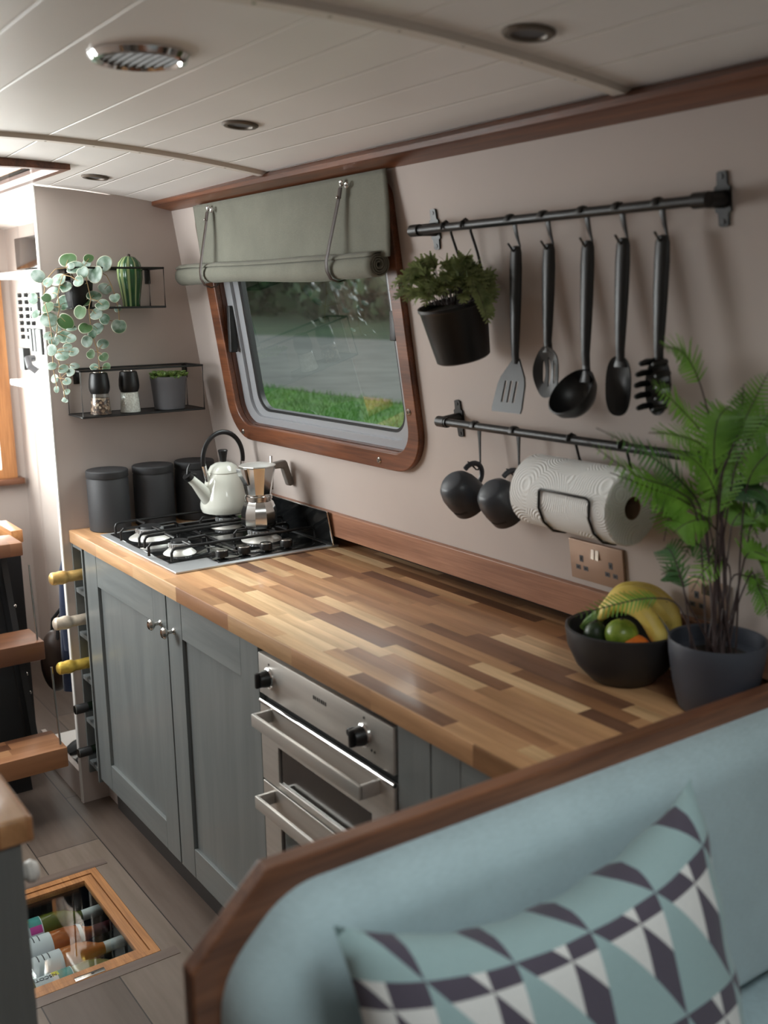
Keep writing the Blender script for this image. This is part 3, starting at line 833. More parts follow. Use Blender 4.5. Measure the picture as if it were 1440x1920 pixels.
for x, y in ((.668, .205), (.668, .272), (.668, .340), (.668, .405)):
    c = L(x, y, 0)
    b = MB(); b.lathe([(.007, .0085), (.007, .014), (.0175, .015), (.0175, .030), (.0165, .032), (0, .032)], 26, c=(c[0], c[1], 0)); kb = b.build('knob', M['blackplastic'], t)
    b = MB(); b.lathe([(.0165, .032), (.0155, .0335), (0, .034)], 26, c=(c[0], c[1], 0)); b.build('knob_top', M['nickel'], kb)
b = MB(); b.prism([(.526-.30, .010), (.508-.30, .105), (.514-.30, .106), (.532-.30, .010)], L(.158, 0, 0)[0], L(.722, 0, 0)[0]); b.build('glass_lid', M['hobglass'], t, smooth=0)
b = MB(); b.tube([L(.722, .527, H+.008), L(.722, .508, H+.106)], .003, 8); b.tube([L(.158, .508, H+.107), L(.722, .508, H+.107)], .0022, 8); b.build('lid_edge', M['chrome'], t)

# ------------------------------------------------------------------ kettle
t = thing('kettle', 'pale sage enamel stove kettle with black arched handle on the rear burner', 'kettle', (.292, .402, H+.0515), (0, 0, .12))
b = MB(); b.lathe([(0, 0), (.058, 0), (.072, .006), (.077, .018), (.077, .030), (.070, .062), (.059, .10), (.050, .124), (.047, .128), (0, .128)], 48)
b.build('body', M['kettle'], t)
b = MB(); b.lathe([(.0485, .126), (.050, .129), (.048, .133), (.040, .147), (.024, .156), (.008, .159), (0, .159)], 40); ld = b.build('lid', M['kettle'], t)
b = MB(); b.lathe([(.009, .158), (.010, .166), (.014, .188), (.0155, .193), (.013, .196), (0, .196)], 20); b.build('lid_knob', M['blackplastic'], ld)
b = MB(); b.tube([(0, -.052, .045), (0, -.075, .072), (0, -.102, .104), (0, -.126, .128)], [.026, .021, .015, .0125], 20); b.build('spout', M['kettle'], t)
b = MB(); b.tube([(0, -.120, .121), (0, -.130, .133)], [.0155, .0155], 16); b.tube([(0, -.128, .135), (0, -.126, .150), (0, -.118, .165)], [.004, .004, .003], 8); b.tube([(0, -.118, .136), (0, -.100, .130)], [.006, .005], 8); b.build('whistle_cap', M['blackplastic'], t)
b = MB()
pts = []
for k in range(25):
    a = PI*(1.06-1.12*k/24); pts.append((0, .072*math.cos(a), .168+.082*math.sin(a)))
b.tube(pts, [(.0055, .0075)]*25, 12); b.build('handle', M['blackplastic'], t)
b = MB()
for s in (-1, 1): b.tube([(0, s*.057, .105), (0, s*.066, .135), (0, s*.0705, .158)], [(.003, .008)]*3, 8)
b.build('handle_bracket', M['chrome'], t)

# ------------------------------------------------------------------ moka pot
t = thing('moka_pot', 'eight-sided silver moka pot beside the kettle on the hob', 'coffee pot', (.535, .392, H+.0510), (0, 0, .25))
b = MB(); b.lathe([(0, 0), (.046, 0), (.052, .008), (.053, .020), (.0515, .045), (.043, .070), (.038, .076), (0, .076)], 10); b.build('boiler', M['alu'], t, smooth=25)
b = MB(); b.lathe([(.038, .076), (.038, .081), (.040, .082), (.040, .090), (.037, .092), (.037, .096), (0, .096)], 32); b.build('collar', M['alu'], t)
b = MB(); b.lathe([(0, .096), (.037, .096), (.038, .100), (.052, .172), (.0535, .176), (.051, .176), (0, .172)], 10)
up = b.build('upper_chamber', M['alu'], t, smooth=25)
b = MB(); b.prism([(-.050, .172), (-.073, .178), (-.066, .158), (-.044, .125)], -.010, .010); b.build('spout', M['alu'], up)
b = MB(); b.lathe([(.0535, .177), (.0525, .180), (.034, .184), (0, .186)], 10); ld = b.build('lid', M['steel'], t, smooth=20)
b = MB(); b.box(-.004, .004, .050, .059, .10, .199, .002); b.build('hinge_fin', M['alu'], t)
M['moka_handle'] = pm('grey_moka_handle', (128, 122, 116), .4)
b = MB(); b.prism([(.057, .178), (.105, .181), (.112, .174), (.137, .108), (.133, .102), (.121, .101), (.115, .106), (.096, .158), (.057, .160)], -.009, .009); b.build('handle', M['moka_handle'], t, bevel=.003)

# ------------------------------------------------------------------ canisters
labs = ['matt charcoal storage canister nearest the counter front edge by the partition',
        'matt charcoal storage canister in the middle of the three by the partition',
        'matt charcoal storage canister in the corner, partly behind the kettle']
t0 = None
for (x, y), lab in zip(((.068, .112), (.068, .262), (.068, .405)), labs):
    if t0 is None:
        t = t0 = thing('canister', lab, 'canister', (x, y, H), group='charcoal canisters')
        b = MB(); b.lathe([(0, 0.0003), (.061, .0003), (.0635, .003), (.0635, .160), (.0615, .163), (.0615, .166), (0, .166)], 44); b.build('body', M['canister'], t)
        b = MB(); b.lathe([(.0635, .1665), (.0645, .168), (.0645, .186), (.062, .189), (0, .189)], 44); b.build('lid', M['canister'], t)
    else:
        t = copy_tree(t0); t.location = (x, y, H); t['label'] = lab

# ------------------------------------------------------------------ wire shelves on the partition
def wire_shelf(y0, y1, z0, z1, d, lab, low):
    t = thing('wire_shelf', lab, 'shelf', (0, (y0+y1)/2, z0), group='black wire shelves on the partition')
    a, c = y0-(y0+y1)/2, y1-(y0+y1)/2; h = z1-z0; r_ = .0033
    b = MB()
    for x in (.004, d):
        b.tube([(x, a, 0), (x, c, 0), (x, c, h), (x, a, h)], r_, 6, closed=True)
    for y in (a, c):
        for z in (0, h): b.tube([(.004, y, z), (d, y, z)], r_, 6)
    b.build('wire_frame', M['blackpaint'], t)
    b = MB(); b.box(.004, d, a, c, -.001, .0012); b.build('tray', M['blackpaint'], t, smooth=0)
    for y in (a+.03, c-.004):
        b = MB(); b.box(.0005, .004, y-.009, y+.009, h-.045, h, .001); b.build('wall_bracket', M['blackpaint'], t)
wire_shelf(.028, .314, 1.600, 1.716, .122, 'upper black wire shelf holding the trailing plant and cactus ornament', 0)
wire_shelf(.030, .422, 1.280, 1.417, .132, 'lower black wire shelf holding two mills and a small succulent', 1)

# cactus ornament (ribbed, waisted)
t = thing('cactus_ornament', 'glossy green striped ceramic cactus on the upper wire shelf', 'ornament', (.066, .228, 1.6016))
b = MB(); nseg = 80; prof = [(.024, 0), (.0255, .02), (.030, .05), (.0355, .085), (.036, .11), (.031, .132), (.018, .147), (.006, .151)]
rings = []
for r_, z in prof:
    rings.append([b._v((r_*(1+.07*math.cos(10*2*PI*k/nseg))*math.cos(2*PI*k/nseg), r_*(1+.07*math.cos(10*2*PI*k/nseg))*math.sin(2*PI*k/nseg), z)) for k in range(nseg)])
for A, B in zip(rings, rings[1:]):
    for k in range(nseg): b._f([A[k], A[(k+1) % nseg], B[(k+1) % nseg], B[k]])
b._f(rings[0][::-1]); b._f(rings[-1])
b.build('body', M['cactus'], t, smooth=80)
b = MB(); b.lathe([(.006, .150), (.005, .156), (0, .158)], 12); b.build('tip', M['stem'], t)

# mills
M['pepper'] = None
def specks(name, a, bb, sc):
    m, nt, bs = newmat(name); v = N(nt, 'ShaderNodeTexVoronoi'); v.inputs['Scale'].default_value = sc; nt.links.new(coords(nt), v.inputs[0])
    sp = N(nt, 'ShaderNodeSeparateColor'); nt.links.new(v.outputs['Color'], sp.inputs[0])
    nt.links.new(ramp(nt, sp.outputs[0], a), bs.inputs['Base Color']); bs.inputs['Roughness'].default_value = bb; bump(nt, bs, v.outputs['Distance'], .4, .002); return m
M['pepper'] = specks('peppercorns', [(0, lin((40, 28, 24))), (.5, lin((92, 66, 52))), (.8, lin((170, 140, 116))), (1, lin((208, 190, 168)))], .6, 170)
M['salt'] = specks('coarse_salt', [(0, lin((204, 198, 190))), (1, lin((236, 232, 226)))], .7, 260)
for y, fill, lab in ((.104, 'pepper', 'black-topped glass pepper mill with dark peppercorns on the lower shelf'), (.198, 'salt', 'black-topped glass salt mill with white salt on the lower shelf')):
    t = thing('pepper_mill' if fill == 'pepper' else 'salt_mill', lab, 'mill', (.078, y, 1.2815), group='salt and pepper mills')
    b = MB(); b.lathe([(0, 0), (.0315, 0), (.032, .002), (.027, .060), (.0255, .066)], 36); b.build('glass_jar', M['glass_clear'], t)
    b = MB(); hh = .050 if fill == 'pepper' else .062
    b.lathe([(0, .001), (.0305, .0015), (.0305-(.0045*hh/.06), hh), (0, hh+.001)], 36); b.build(fill+'_fill', M[fill], t)
    b = MB(); b.lathe([(0, .062), (.026, .063), (.030, .072), (.0315, .082), (.0305, .100), (.0265, .124), (.022, .127), (0, .127)], 36); b.build('grinder_top', M['blackplastic'], t)
    b = MB(); b.lathe([(.020, .1265), (.019, .129), (0, .1295)], 24); b.build('cap_disc', M['nickel'], t)

# succulent
t = thing('potted_succulent', 'small grey pot of green succulents at the right end of the lower shelf', 'pot plant', (.078, .328, 1.2815))
b = MB(); b.lathe([(0, 0), (.044, 0), (.0475, .003), (.0555, .092), (.057, .096), (.057, .104), (.0535, .104), (.050, .085), (0, .085)], 40); b.build('pot', M['greypot'], t)
b = MB(); b.lathe([(0, .095), (.0515, .092)], 24); b.build('soil', M['soil'], t)
b = MB()
for k in range(26):
    a = k*2.4; r_ = .048*math.sqrt((k+.5)/26); c = Vector((r_*math.cos(a), r_*math.sin(a), .100+.008*math.cos(k)))
    for q in range(7):
        a2 = q*2*PI/7+k; d = Vector((math.cos(a2), math.sin(a2), .55)).normalized()
        b.tube([c, c+d*.008, c+d*.016, c+d*.022], [.003, .0055, .0045, .0008], 6)
b.build('foliage', M['succ'], t)

# trailing plant
LEAVES=[(0.086,0.035,1.739,0.0132),(0.12,0.042,1.716,0.0139),(0.101,0.092,1.743,0.0088),(0.126,0.129,1.727,0.0124),(0.129,0.098,1.698,0.0132),(0.067,0.059,1.649,0.0124),(0.061,0.024,1.616,0.0117),(0.152,0.038,1.59,0.0102),(0.089,0.002,1.682,0.0117),(0.086,-0.019,1.644,0.0117),(0.17,-0.081,1.691,0.011),(0.112,-0.083,1.63,0.0088),(0.152,-0.09,1.587,0.0073),(0.112,-0.043,1.569,0.0132),(0.13,-0.001,1.563,0.0132),(0.077,0.007,1.518,0.0124),(0.13,-0.018,1.469,0.0117),(0.155,0.009,1.476,0.008),(0.118,0.02,1.433,0.0073),(0.142,-0.022,1.428,0.008),(0.134,-0.051,1.437,0.0073),(0.067,-0.025,1.396,0.0066),(0.143,-0.014,1.392,0.0073),(0.125,-0.04,1.369,0.0051),(0.093,-0.001,1.357,0.0061),(0.063,0.148,1.656,0.011),(0.155,0.143,1.629,0.0088),(0.112,0.167,1.597,0.0066),(0.139,0.156,1.546,0.011),(0.157,0.103,1.609,0.011),(0.139,0.089,1.583,0.011),(0.161,0.047,1.544,0.011),(0.103,0.102,1.539,0.011),(0.148,0.053,1.505,0.0088),(0.109,0.114,1.494,0.0095),(0.163,0.056,1.469,0.0073),(0.157,0.096,1.458,0.008),(0.071,0.095,1.425,0.0066),(0.075,0.132,1.423,0.007),(0.084,0.113,1.392,0.0044),(0.166,0.034,1.677,0.0088),(0.108,0.015,1.661,0.0095),(0.129,-0.042,1.674,0.008),(0.093,0.075,1.622,0.011),(0.116,0.095,1.635,0.0117),(0.102,-0.039,1.604,0.0102),(0.099,-0.015,1.603,0.0088),(0.124,-0.05,1.523,0.008),(0.124,-0.036,1.508,0.0088),(0.159,-0.056,1.484,0.0088),(0.135,0.01,1.514,0.0088),(0.162,-0.011,1.49,0.0073),(0.154,-0.006,1.418,0.0073),(0.169,-0.035,1.341,0.0037),(0.134,-0.018,1.334,0.0032),(0.078,0.094,1.731,0.0073),(0.155,0.02,1.72,0.0058),(0.166,0.049,1.702,0.0088),(0.16,-0.06,1.631,0.0073),(0.123,0.12,1.567,0.0088),(0.139,0.012,1.544,0.008),(0.083,-0.012,1.547,0.0073),(0.151,0.069,1.525,0.0066)]
VINES=[[(0.115,0.008,1.696),(0.115,-0.005,1.666),(0.115,-0.012,1.639),(0.115,-0.01,1.603),(0.115,-0.017,1.578),(0.115,-0.024,1.527),(0.115,-0.03,1.476),(0.115,-0.023,1.438),(0.115,-0.024,1.399),(0.115,-0.016,1.367),(0.115,-0.016,1.33)],
[(0.115,0.069,1.714),(0.115,0.077,1.673),(0.125,0.081,1.627),(0.13,0.071,1.597),(0.13,0.073,1.55),(0.125,0.081,1.511),(0.115,0.094,1.471),(0.105,0.098,1.445),(0.1,0.102,1.418),(0.095,0.101,1.386)],
[(0.115,0.017,1.716),(0.115,-0.014,1.711),(0.115,-0.036,1.689),(0.125,-0.051,1.659),(0.13,-0.059,1.629),(0.13,-0.048,1.579),(0.13,-0.044,1.528),(0.13,-0.046,1.477),(0.125,-0.045,1.426),(0.12,-0.038,1.384)],
[(0.115,0.117,1.704),(0.115,0.137,1.694),(0.115,0.149,1.668),(0.12,0.16,1.626),(0.12,0.165,1.587),(0.12,0.165,1.548)]]
px_, py_, pz_ = .065, .066, 1.6016
t = thing('trailing_plant', 'trailing plant with round silvery green leaves spilling off the upper shelf', 'pot plant', (px_, py_, pz_))
b = MB(); b.lathe([(0, 0), (.034, 0), (.036, .003), (.043, .072), (.043, .078), (.040, .078), (.037, .062), (0, .062)], 32); b.build('pot', M['black'], t)
b = MB(); b.lathe([(0, .070), (.0385, .068)], 20); b.build('soil', M['soil'], t)
b = MB(); org = Vector((px_, py_, pz_))
for vn in VINES:
    pts = [Vector((px_, py_, pz_+.068)), Vector((px_+.02, (py_+vn[0][1])/2, pz_+.10))]+[Vector(p) for p in vn]
    b.tube([p-org for p in pts], .0013, 5)
allv = [Vector(p) for vn in VINES for p in vn]
rnd = random.Random(5)
lf = MB()
for (x, y, z, r_) in LEAVES:
    p = Vector((x, y, z)); r_ *= 2.1
    nearest = min(allv, key=lambda q: (q-p).length)
    b.tube([nearest-org, (nearest+p)*.5-org+Vector((0, 0, .004)), p-org], .0009, 4)
    nv = Vector((.75, -.62+rnd.uniform(-.45, .45), .35+rnd.uniform(-.3, .6))).normalized()
    stemdir = (nearest-p); stemdir = (stemdir-nv*stemdir.dot(nv))
    if stemdir.length < 1e-4: stemdir = nv.orthogonal()
    e1 = stemdir.normalized(); e2 = nv.cross(e1)
    gv = rnd.random(); asp = rnd.uniform(.8, 1.0)
    n = 20; cv = None; prev = None
    def pt(a, k):
        notch = 1-.22*math.exp(-(min(a, 2*PI-a)/.35)**2)
        rr = r_*k*notch
        return p-org+e1*rr*math.cos(a)*1.0+e2*rr*math.sin(a)*asp+nv*(-.10*r_*k*k+.16*r_*abs(math.sin(a))*k)
    c = lf._v(p-org)
    R1 = [lf._v(pt(2*PI*k/n, .88)) for k in range(n)]; R2 = [lf._v(pt(2*PI*k/n, 1)) for k in range(n)]
    for k in range(n):
        q = (k+1) % n
        lf._f([c, R1[k], R1[q]], [(0, gv), (.84, gv), (.84, gv)])
        lf._f([R1[k], R2[k], R2[q], R1[q]], [(.87, gv), (1, gv), (1, gv), (.87, gv)])
b.build('vines', M['vine'], t)
lf.build('foliage', M['leaf'], t, smooth=60, solid=.0006)

# ------------------------------------------------------------------ roll-up blind
t = thing('roll_up_blind', 'sage linen roll-up blind hung over the top of the window', 'blind', (.7, .385, 1.69))
b = MB(); O = Vector((.7, .385, 1.69))
def bl(u, v):
    zz = 1.894+(1.705-1.894)*v
    xl = .200+.045*v; xr = 1.212+.012*v
    x = xl+(xr-xl)*u
    y = .388+.002*math.sin(u*23)*v+.006*math.sin(v*3.1)*math.sin(u*7)
    return Vector((x, y, zz))-O
b.grid(bl, 60, 16); b.build('drop', M['linen'], t, solid=.003, smooth=60)
b = MB(); nsp = 70; nx = 40
def rollr(x):
    return 1+.16*math.sin(x*8+.5)*.5+.10*math.exp(-((x-.30)/.03)**2)*-1-.08*math.exp(-((x-1.03)/.03)**2)
V = []
for i in range(nx+1):
    x = .118+(1.190-.118)*i/nx; row = []
    zc = 1.690+.004*math.sin(x*5)
    for k in range(nsp+1):
        a = k/nsp*2*PI*4.2; r_ = (.006+.0245*k/nsp)*(rollr(x) if k > nsp*.6 else 1)
        row.append(b._v(Vector((x, .381+r_*math.cos(a+1.2), zc+r_*math.sin(a+1.2)))-O))
    V.append(row)
for i in range(nx):
    for k in range(nsp): b._f([V[i][k], V[i+1][k], V[i+1][k+1], V[i][k+1]])
b.build('roll', M['linen'], t, smooth=60, solid=.003)
for x, dx in ((.330, -.012), (1.050, -.03)):
    b = MB(); pts = [(x, .372, 1.868), (x+dx*.2, .366, 1.83), (x+dx*.7, .350, 1.74), (x+dx, .345, 1.70), (x+dx, .347, 1.678), (x+dx, .358, 1.660), (x+dx, .378, 1.653), (x+dx, .396, 1.658), (x+dx, .402, 1.67)]
    b.tube([Vector(p)-O for p in pts], [(.002, .0078)]*len(pts), 8, flat=(0, -1, .1)); st = b.build('strap', M['leather'], t)
    b = MB(); b.tube([Vector(p)-O for p in ((x, .371, 1.866), (x, .366, 1.842))], [(.003, .0085)]*2, 8, flat=(0, -1, .1)); b.build('strap_tab', M['leather'], st)
    for ex, ez in ((x+.018, 1.871), (x-.004, 1.877)):
        b = MB(); b.M = Matrix.Translation(Vector((ex, .378, ez))-O) @ Matrix.Rotation(PI/2, 4, 'X')
        b.lathe([(.0035, 0), (.0075, 0), (.008, .002), (.006, .004), (.0035, .003), (.0035, 0)], 18); b.build('eyelet', M['chrome'], t)
    b = MB(); b.sphere(Vector((x-.002, .363, 1.845))-O, .0035, 10, 6); b.build('rivet', M['nickel'], st)

# ------------------------------------------------------------------ rails, hooks
def bracket(b, x, z, yb, zb):
    n = 10; w_ = .013
    out = []
    for zz, ww in ((z-.042, .004), (z-.040, .009), (z-.032, .0095), (z-.022, .010), (z-.018, .015), (z+.018, .015), (z+.022, .010), (z+.032, .0095), (z+.040, .009), (z+.042, .004)):
        out.append((x+ww, zz))
    lp = out+[(2*x-a, c) for a, c in out[::-1]]
    A = [b._v(WP(a, c, .0003)-b.O) for a, c in lp]; B = [b._v(WP(a, c, .0045)-b.O) for a, c in lp]
    b._f(A); b._f(B[::-1])
    for k in range(len(lp)): b._f([A[k], A[(k+1) % len(lp)], B[(k+1) % len(lp)], B[k]])
    b.tube([WP(x, z, .003)-b.O, Vector((x, yb, zb))-b.O], [.014, .012], 14)
    b.tube([Vector((x-.014, yb, zb))-b.O, Vector((x+.014, yb, zb))-b.O], .0125, 14)
BY, BZ = .370, 1.7525
def rail(x0, x1, y, z, xb, lab, name='hanging_rail'):
    O_ = Vector(((x0+x1)/2, y, z))
    t = thing(name, lab, 'rail', O_)
    b = MB(); b.tube([Vector((x0, y, z))-O_, Vector((x1, y, z))-O_], .0088, 16); b.build('bar', M['blackpaint'], t)
    b = MB(); b.cyl(Vector((x0-.004, y, z))-O_, Vector((x0+.022, y, z))-O_, .0115, seg=16); b.build('end_cap', M['blackpaint'], t)
    for x in xb:
        b = MB(); b.O = O_; bracket(b, x, wz_at(y, z), y, z); br = b.build('wall_bracket', M['blackpaint'], t)
        for dz in (-.034, .034):
            b = MB(); b.M = Matrix.Translation(WP(x, wz_at(y, z)+dz, .0045)-O_) @ WN.to_track_quat('Z', 'Y').to_matrix().to_4x4()
            b.lathe([(.0042, 0), (.0038, .0012), (0, .0015)], 10); b.build('screw', M['blackpaint'], br)
def wz_at(y, z): return z+.004
rail(1.338, 2.094, BY, BZ, (1.345, 2.086), 'upper black hanging rail holding the utensils and hanging planter')
LY, LZ = .435, 1.342
rail(1.348, 2.075, LY, LZ, (1.350, 2.066), 'lower black hanging rail holding mugs and the paper towel')

def s_hook(x, y, z, drop, lab, group, out=.03, back=.014):
    """flat strip hook: over the bar, down and back to the wall, then curling forward"""
    t = thing('utensil_hook', lab, 'hook', (x, y, z), group=group)
    b = MB(); pts = []; r_ = .0112
    for k in range(9):
        a = PI*(1.15-1.0*k/8)+0; pts.append((0, r_*math.cos(PI-a+PI) if False else -r_*math.cos(PI*k/8*1.05-.15), r_*math.sin(PI*k/8*1.05-.15)))
    # continues on the wall side (+y) downwards
    ye = pts[-1][1]
    pts += [(0, ye+.001, -.012), (0, ye+back*.5, -.03), (0, ye+back, -drop+.016), (0, ye+back-.001, -drop+.006), (0, ye+back-.006, -drop), (0, ye+back-.012, -drop+.001), (0, ye+back-.018, -drop+.007), (0, ye+back-out, -drop+.020)]
    n = len(pts)
    b.tube(pts, [((.0012 if i < 11 else .0016), (.0068 if i < 10 else (.005 if i < 11 else .0026))) for i in range(n)], 8, flat=(0, 0, 1) if False else (0, -1, .3))
    b.build('strip', M['blackpaint'], t)
    return Vector((x, y+ye+back-.010, z-drop+.004))
UX = [1.645, 1.735, 1.833, 1.915, 2.000]
names = ['spatula', 'slotted spoon', 'ladle', 'solid spoon', 'pasta fork']
hang = []
for x, nm in zip(UX, names):
    hang.append(s_hook(x, BY, BZ, .062, 'small black hook on the upper rail carrying the black '+nm, 'hooks on the upper rail'))

# utensils: handle + head, local origin at hole, hanging down -z, room side is -y
def handle(b, ln=.165, x_=0):
    pts = [(0, 0, .012), (0, 0, .010), (0, 0, .0), (0, 0, -.03), (0, 0, -.08), (0, 0, -ln*.8), (0, 0, -ln), (0, .002, -ln-.02)]
    rr = [(.003, .005), (.006, .011), (.007, .0145), (.0085, .0155), (.0085, .0145), (.0075, .0115), (.006, .0095), (.005, .009)]
    b.tube(pts, rr, 14, flat=(0, -1, 0))
GU = 'black cooking utensils on the upper rail'
def utensil(i, name, lab, cat):
    p = hang[i]
    return thing(name, lab, cat, (p.x, p.y, p.z), group=GU)
def head_sheet(b, outline, holes=(), y0=-.001, y1=.0015, yf=None):
    """flat head with slots; outline in (x,z)"""
    bm = b.bm; es = []; start = len(bm.faces)
    for lp in [outline]+list(holes):
        vs = [bm.verts.new((x, 0, z)) for x, z in lp]
        for k in range(len(vs)): es.append(bm.edges.new((vs[k], vs[(k+1) % len(vs)])))
    res = bmesh.ops.triangle_fill(bm, use_beauty=True, edges=es)
    fs = [g for g in res['geom'] if isinstance(g, bmesh.types.BMFace)]
    vs = {v for f in fs for v in f.verts}
    for v in vs: v.co.y = (yf(v.co.x, v.co.z) if yf else 0)+y0
    r = bmesh.ops.extrude_face_region(bm, geom=fs)
    for v in [g for g in r['geom'] if isinstance(g, bmesh.types.BMVert)]: v.co.y += (y1-y0)
t = utensil(0, 'spatula', 'black slotted spatula, leftmost utensil on the upper rail', 'spatula')
b = MB(); handle(b, .19); b.build('handle', M['blackplastic'], t)
b = MB()
out = [(-.008, -.200), (-.034, -.236), (-.039, -.25), (-.043, -.295), (-.041, -.303), (.041, -.303), (.043, -.295), (.039, -.25), (.034, -.236), (.008, -.200)]
sl = [[(x-.0032, -.243), (x+.0032, -.243), (x+.0032, -.284), (x-.0032, -.284)] for x in (-.016, 0, .016)]
head_sheet(b, out, sl, -.002, .002, yf=lambda x, z: -.25*max(0, -.20-z)+.004)
b.build('blade', M['blackplastic'], t)
def oval(cx, cz_, rx_, rz, n=28, top=1.0, sq=2.0):
    o_ = []
    for k in range(n):
        a = 2*PI*k/n; c, s = math.cos(a), math.sin(a)
        o_.append((cx+rx_*math.copysign(abs(c)**(2/sq), c), cz_+rz*math.copysign(abs(s)**(2/sq), s)))
    return o_
def spoon_head(b, cx, zc, rx_, rz, depth, sq=2.0, nr=6, n=32, thick=.0025, neck=None):
    rows = []
    for side in (0, 1):
        R_ = []
        for i in range(nr+1):
            k = i/nr
            ring = []
            for q in range(n):
                a = 2*PI*q/n; c, s = math.cos(a), math.sin(a)
                x = cx+rx_*k*math.copysign(abs(c)**(2/sq), c); z = zc+rz*k*math.copysign(abs(s)**(2/sq), s)
                y = depth*(1-k*k)+(thick if side else 0)
                ring.append(b._v((x, y, z)))
                if i == 0: break
            R_.append(ring)
        for i in range(nr):
            A, B = R_[i], R_[i+1]
            for q in range(n):
                q2 = (q+1) % n
                if len(A) == 1: b._f([A[0], B[q], B[q2]])
                else: b._f([A[q], B[q], B[q2], A[q2]])
        rows.append(R_[-1])
    for q in range(n): b._f([rows[0][q], rows[1][q], rows[1][(q+1) % n], rows[0][(q+1) % n]])
t = utensil(1, 'slotted_spoon', 'black slotted spoon, second utensil from the left', 'spoon')
b = MB(); handle(b, .165); b.build('handle', M['blackplastic'], t)
b = MB()
sl = [oval(x, -.222, .0035, hh, 14) for x, hh in ((-.014, .022), (0, .028), (.014, .022))]
out = [(x*(1 if z < -.222 else 1), z) for x, z in oval(0, -.222, .034, .048, 36)]
head_sheet(b, out, sl, -.0013, .0013, yf=lambda x, z: .012*(1-(x/.034)**2)*(1-((z+.222)/.048)**2)-.004)
b.tube([(0, .002, -.165), (0, .001, -.178), (0, 0, -.186)], [(.005, .008), (.004, .012), (.002, .015)], 10, flat=(0, -1, 0))
b.build('bowl', M['blackplastic'], t)
t = utensil(2, 'ladle', 'black soup ladle, middle utensil, bowl turned to the room', 'ladle')
b = MB(); handle(b, .185); b.tube([(0, .002, -.20), (0, .003, -.222), (0, 0, -.236)], [(.0045, .008), (.004, .011), (.003, .014)], 10, flat=(0, -1, 0)); b.build('handle', M['blackplastic'], t)
b = MB()
Mr = Matrix.Translation((0, -.034, -.250)) @ Matrix.Rotation(.85, 4, 'X') @ Matrix.Diagonal((1, 1.12, 1, 1)) @ Matrix.Rotation(.0, 4, 'Z')
b.M = Mr
pr = [(0, -.044), (.016, -.042), (.030, -.034), (.041, -.018), (.0455, 0), (.0435, .001), (.039, -.017), (.028, -.032), (.015, -.040), (0, -.042)]
b.lathe(pr, 36); b.build('bowl', M['blackplastic'], t)
t = utensil(3, 'solid_spoon', 'black solid serving spoon, fourth utensil from the left', 'spoon')
b = MB(); handle(b, .175); b.tube([(0, .002, -.19), (0, .002, -.205)], [(.0045, .009), (.003, .016)], 10, flat=(0, -1, 0)); b.build('handle', M['blackplastic'], t)
b = MB(); spoon_head(b, -.003, -.238, .029, .052, .011, 2.6); b.build('bowl', M['blackplastic'], t)
t = utensil(4, 'pasta_fork', 'black toothed pasta server, rightmost utensil on the rail', 'pasta server')
b = MB(); handle(b, .175); b.build('handle', M['blackplastic'], t)
b = MB(); spoon_head(b, 0, -.232, .027, .050, .012, 2.0)
b.tube([(0, .002, -.185), (0, .004, -.20)], [(.0045, .008), (.003, .015)], 10, flat=(0, -1, 0))
for k in range(5):
    z = -.192-.0185*k
    for s in (-1, 1):
        x = s*.024*math.sqrt(max(.15, 1-((z+.232)/.050)**2))
        b.tube([(x*.9, .004, z), (x, -.014, z-.001), (x*.97, -.026, z-.003), (x*.95, -.030, z-.003)], [.005, .0056, .0046, .002], 8)
b.build('toothed_head', M['blackplastic'], t)

# hanging planter
ax = Vector((0, .25, -.968)).normalized()
rc = Vector((1.492, .352, 1.603))
t = thing('hanging_planter', 'black pot of feathery green leaves hung from the upper rail by the window', 'pot plant', rc)
q = (-ax).to_track_quat('Z', 'Y').to_matrix().to_4x4()
b = MB(q); b.lathe([(0, -.118), (.052, -.118), (.056, -.115), (.0695, -.010), (.071, -.008), (.0725, -.006), (.0725, 0), (.0695, 0), (.067, -.012), (.064, -.02), (0, -.02)], 44); b.build('pot', M['blackpaint'], t)
b = MB(q); b.lathe([(0, -.010), (.066, -.012)], 24); b.build('soil', M['soil'], t)
b = MB()
for hx in (1.449, 1.512):
    pts = [Vector((hx, BY-.0125, BZ-.004)), Vector((hx, BY-.011, BZ+.006)), Vector((hx, BY, BZ+.0122)), Vector((hx, BY+.011, BZ+.006)), Vector((hx, BY+.0135, BZ-.012)), Vector((hx+.006, .395, BZ-.05)), Vector((hx+.014, .405, BZ-.10)), Vector((hx+.018, .402, 1.632)), Vector((hx+.018, .408, 1.606))]
    b.tube([p-rc for p in pts], .0027, 8)
b.build('wire_hanger', M['blackpaint'], t)

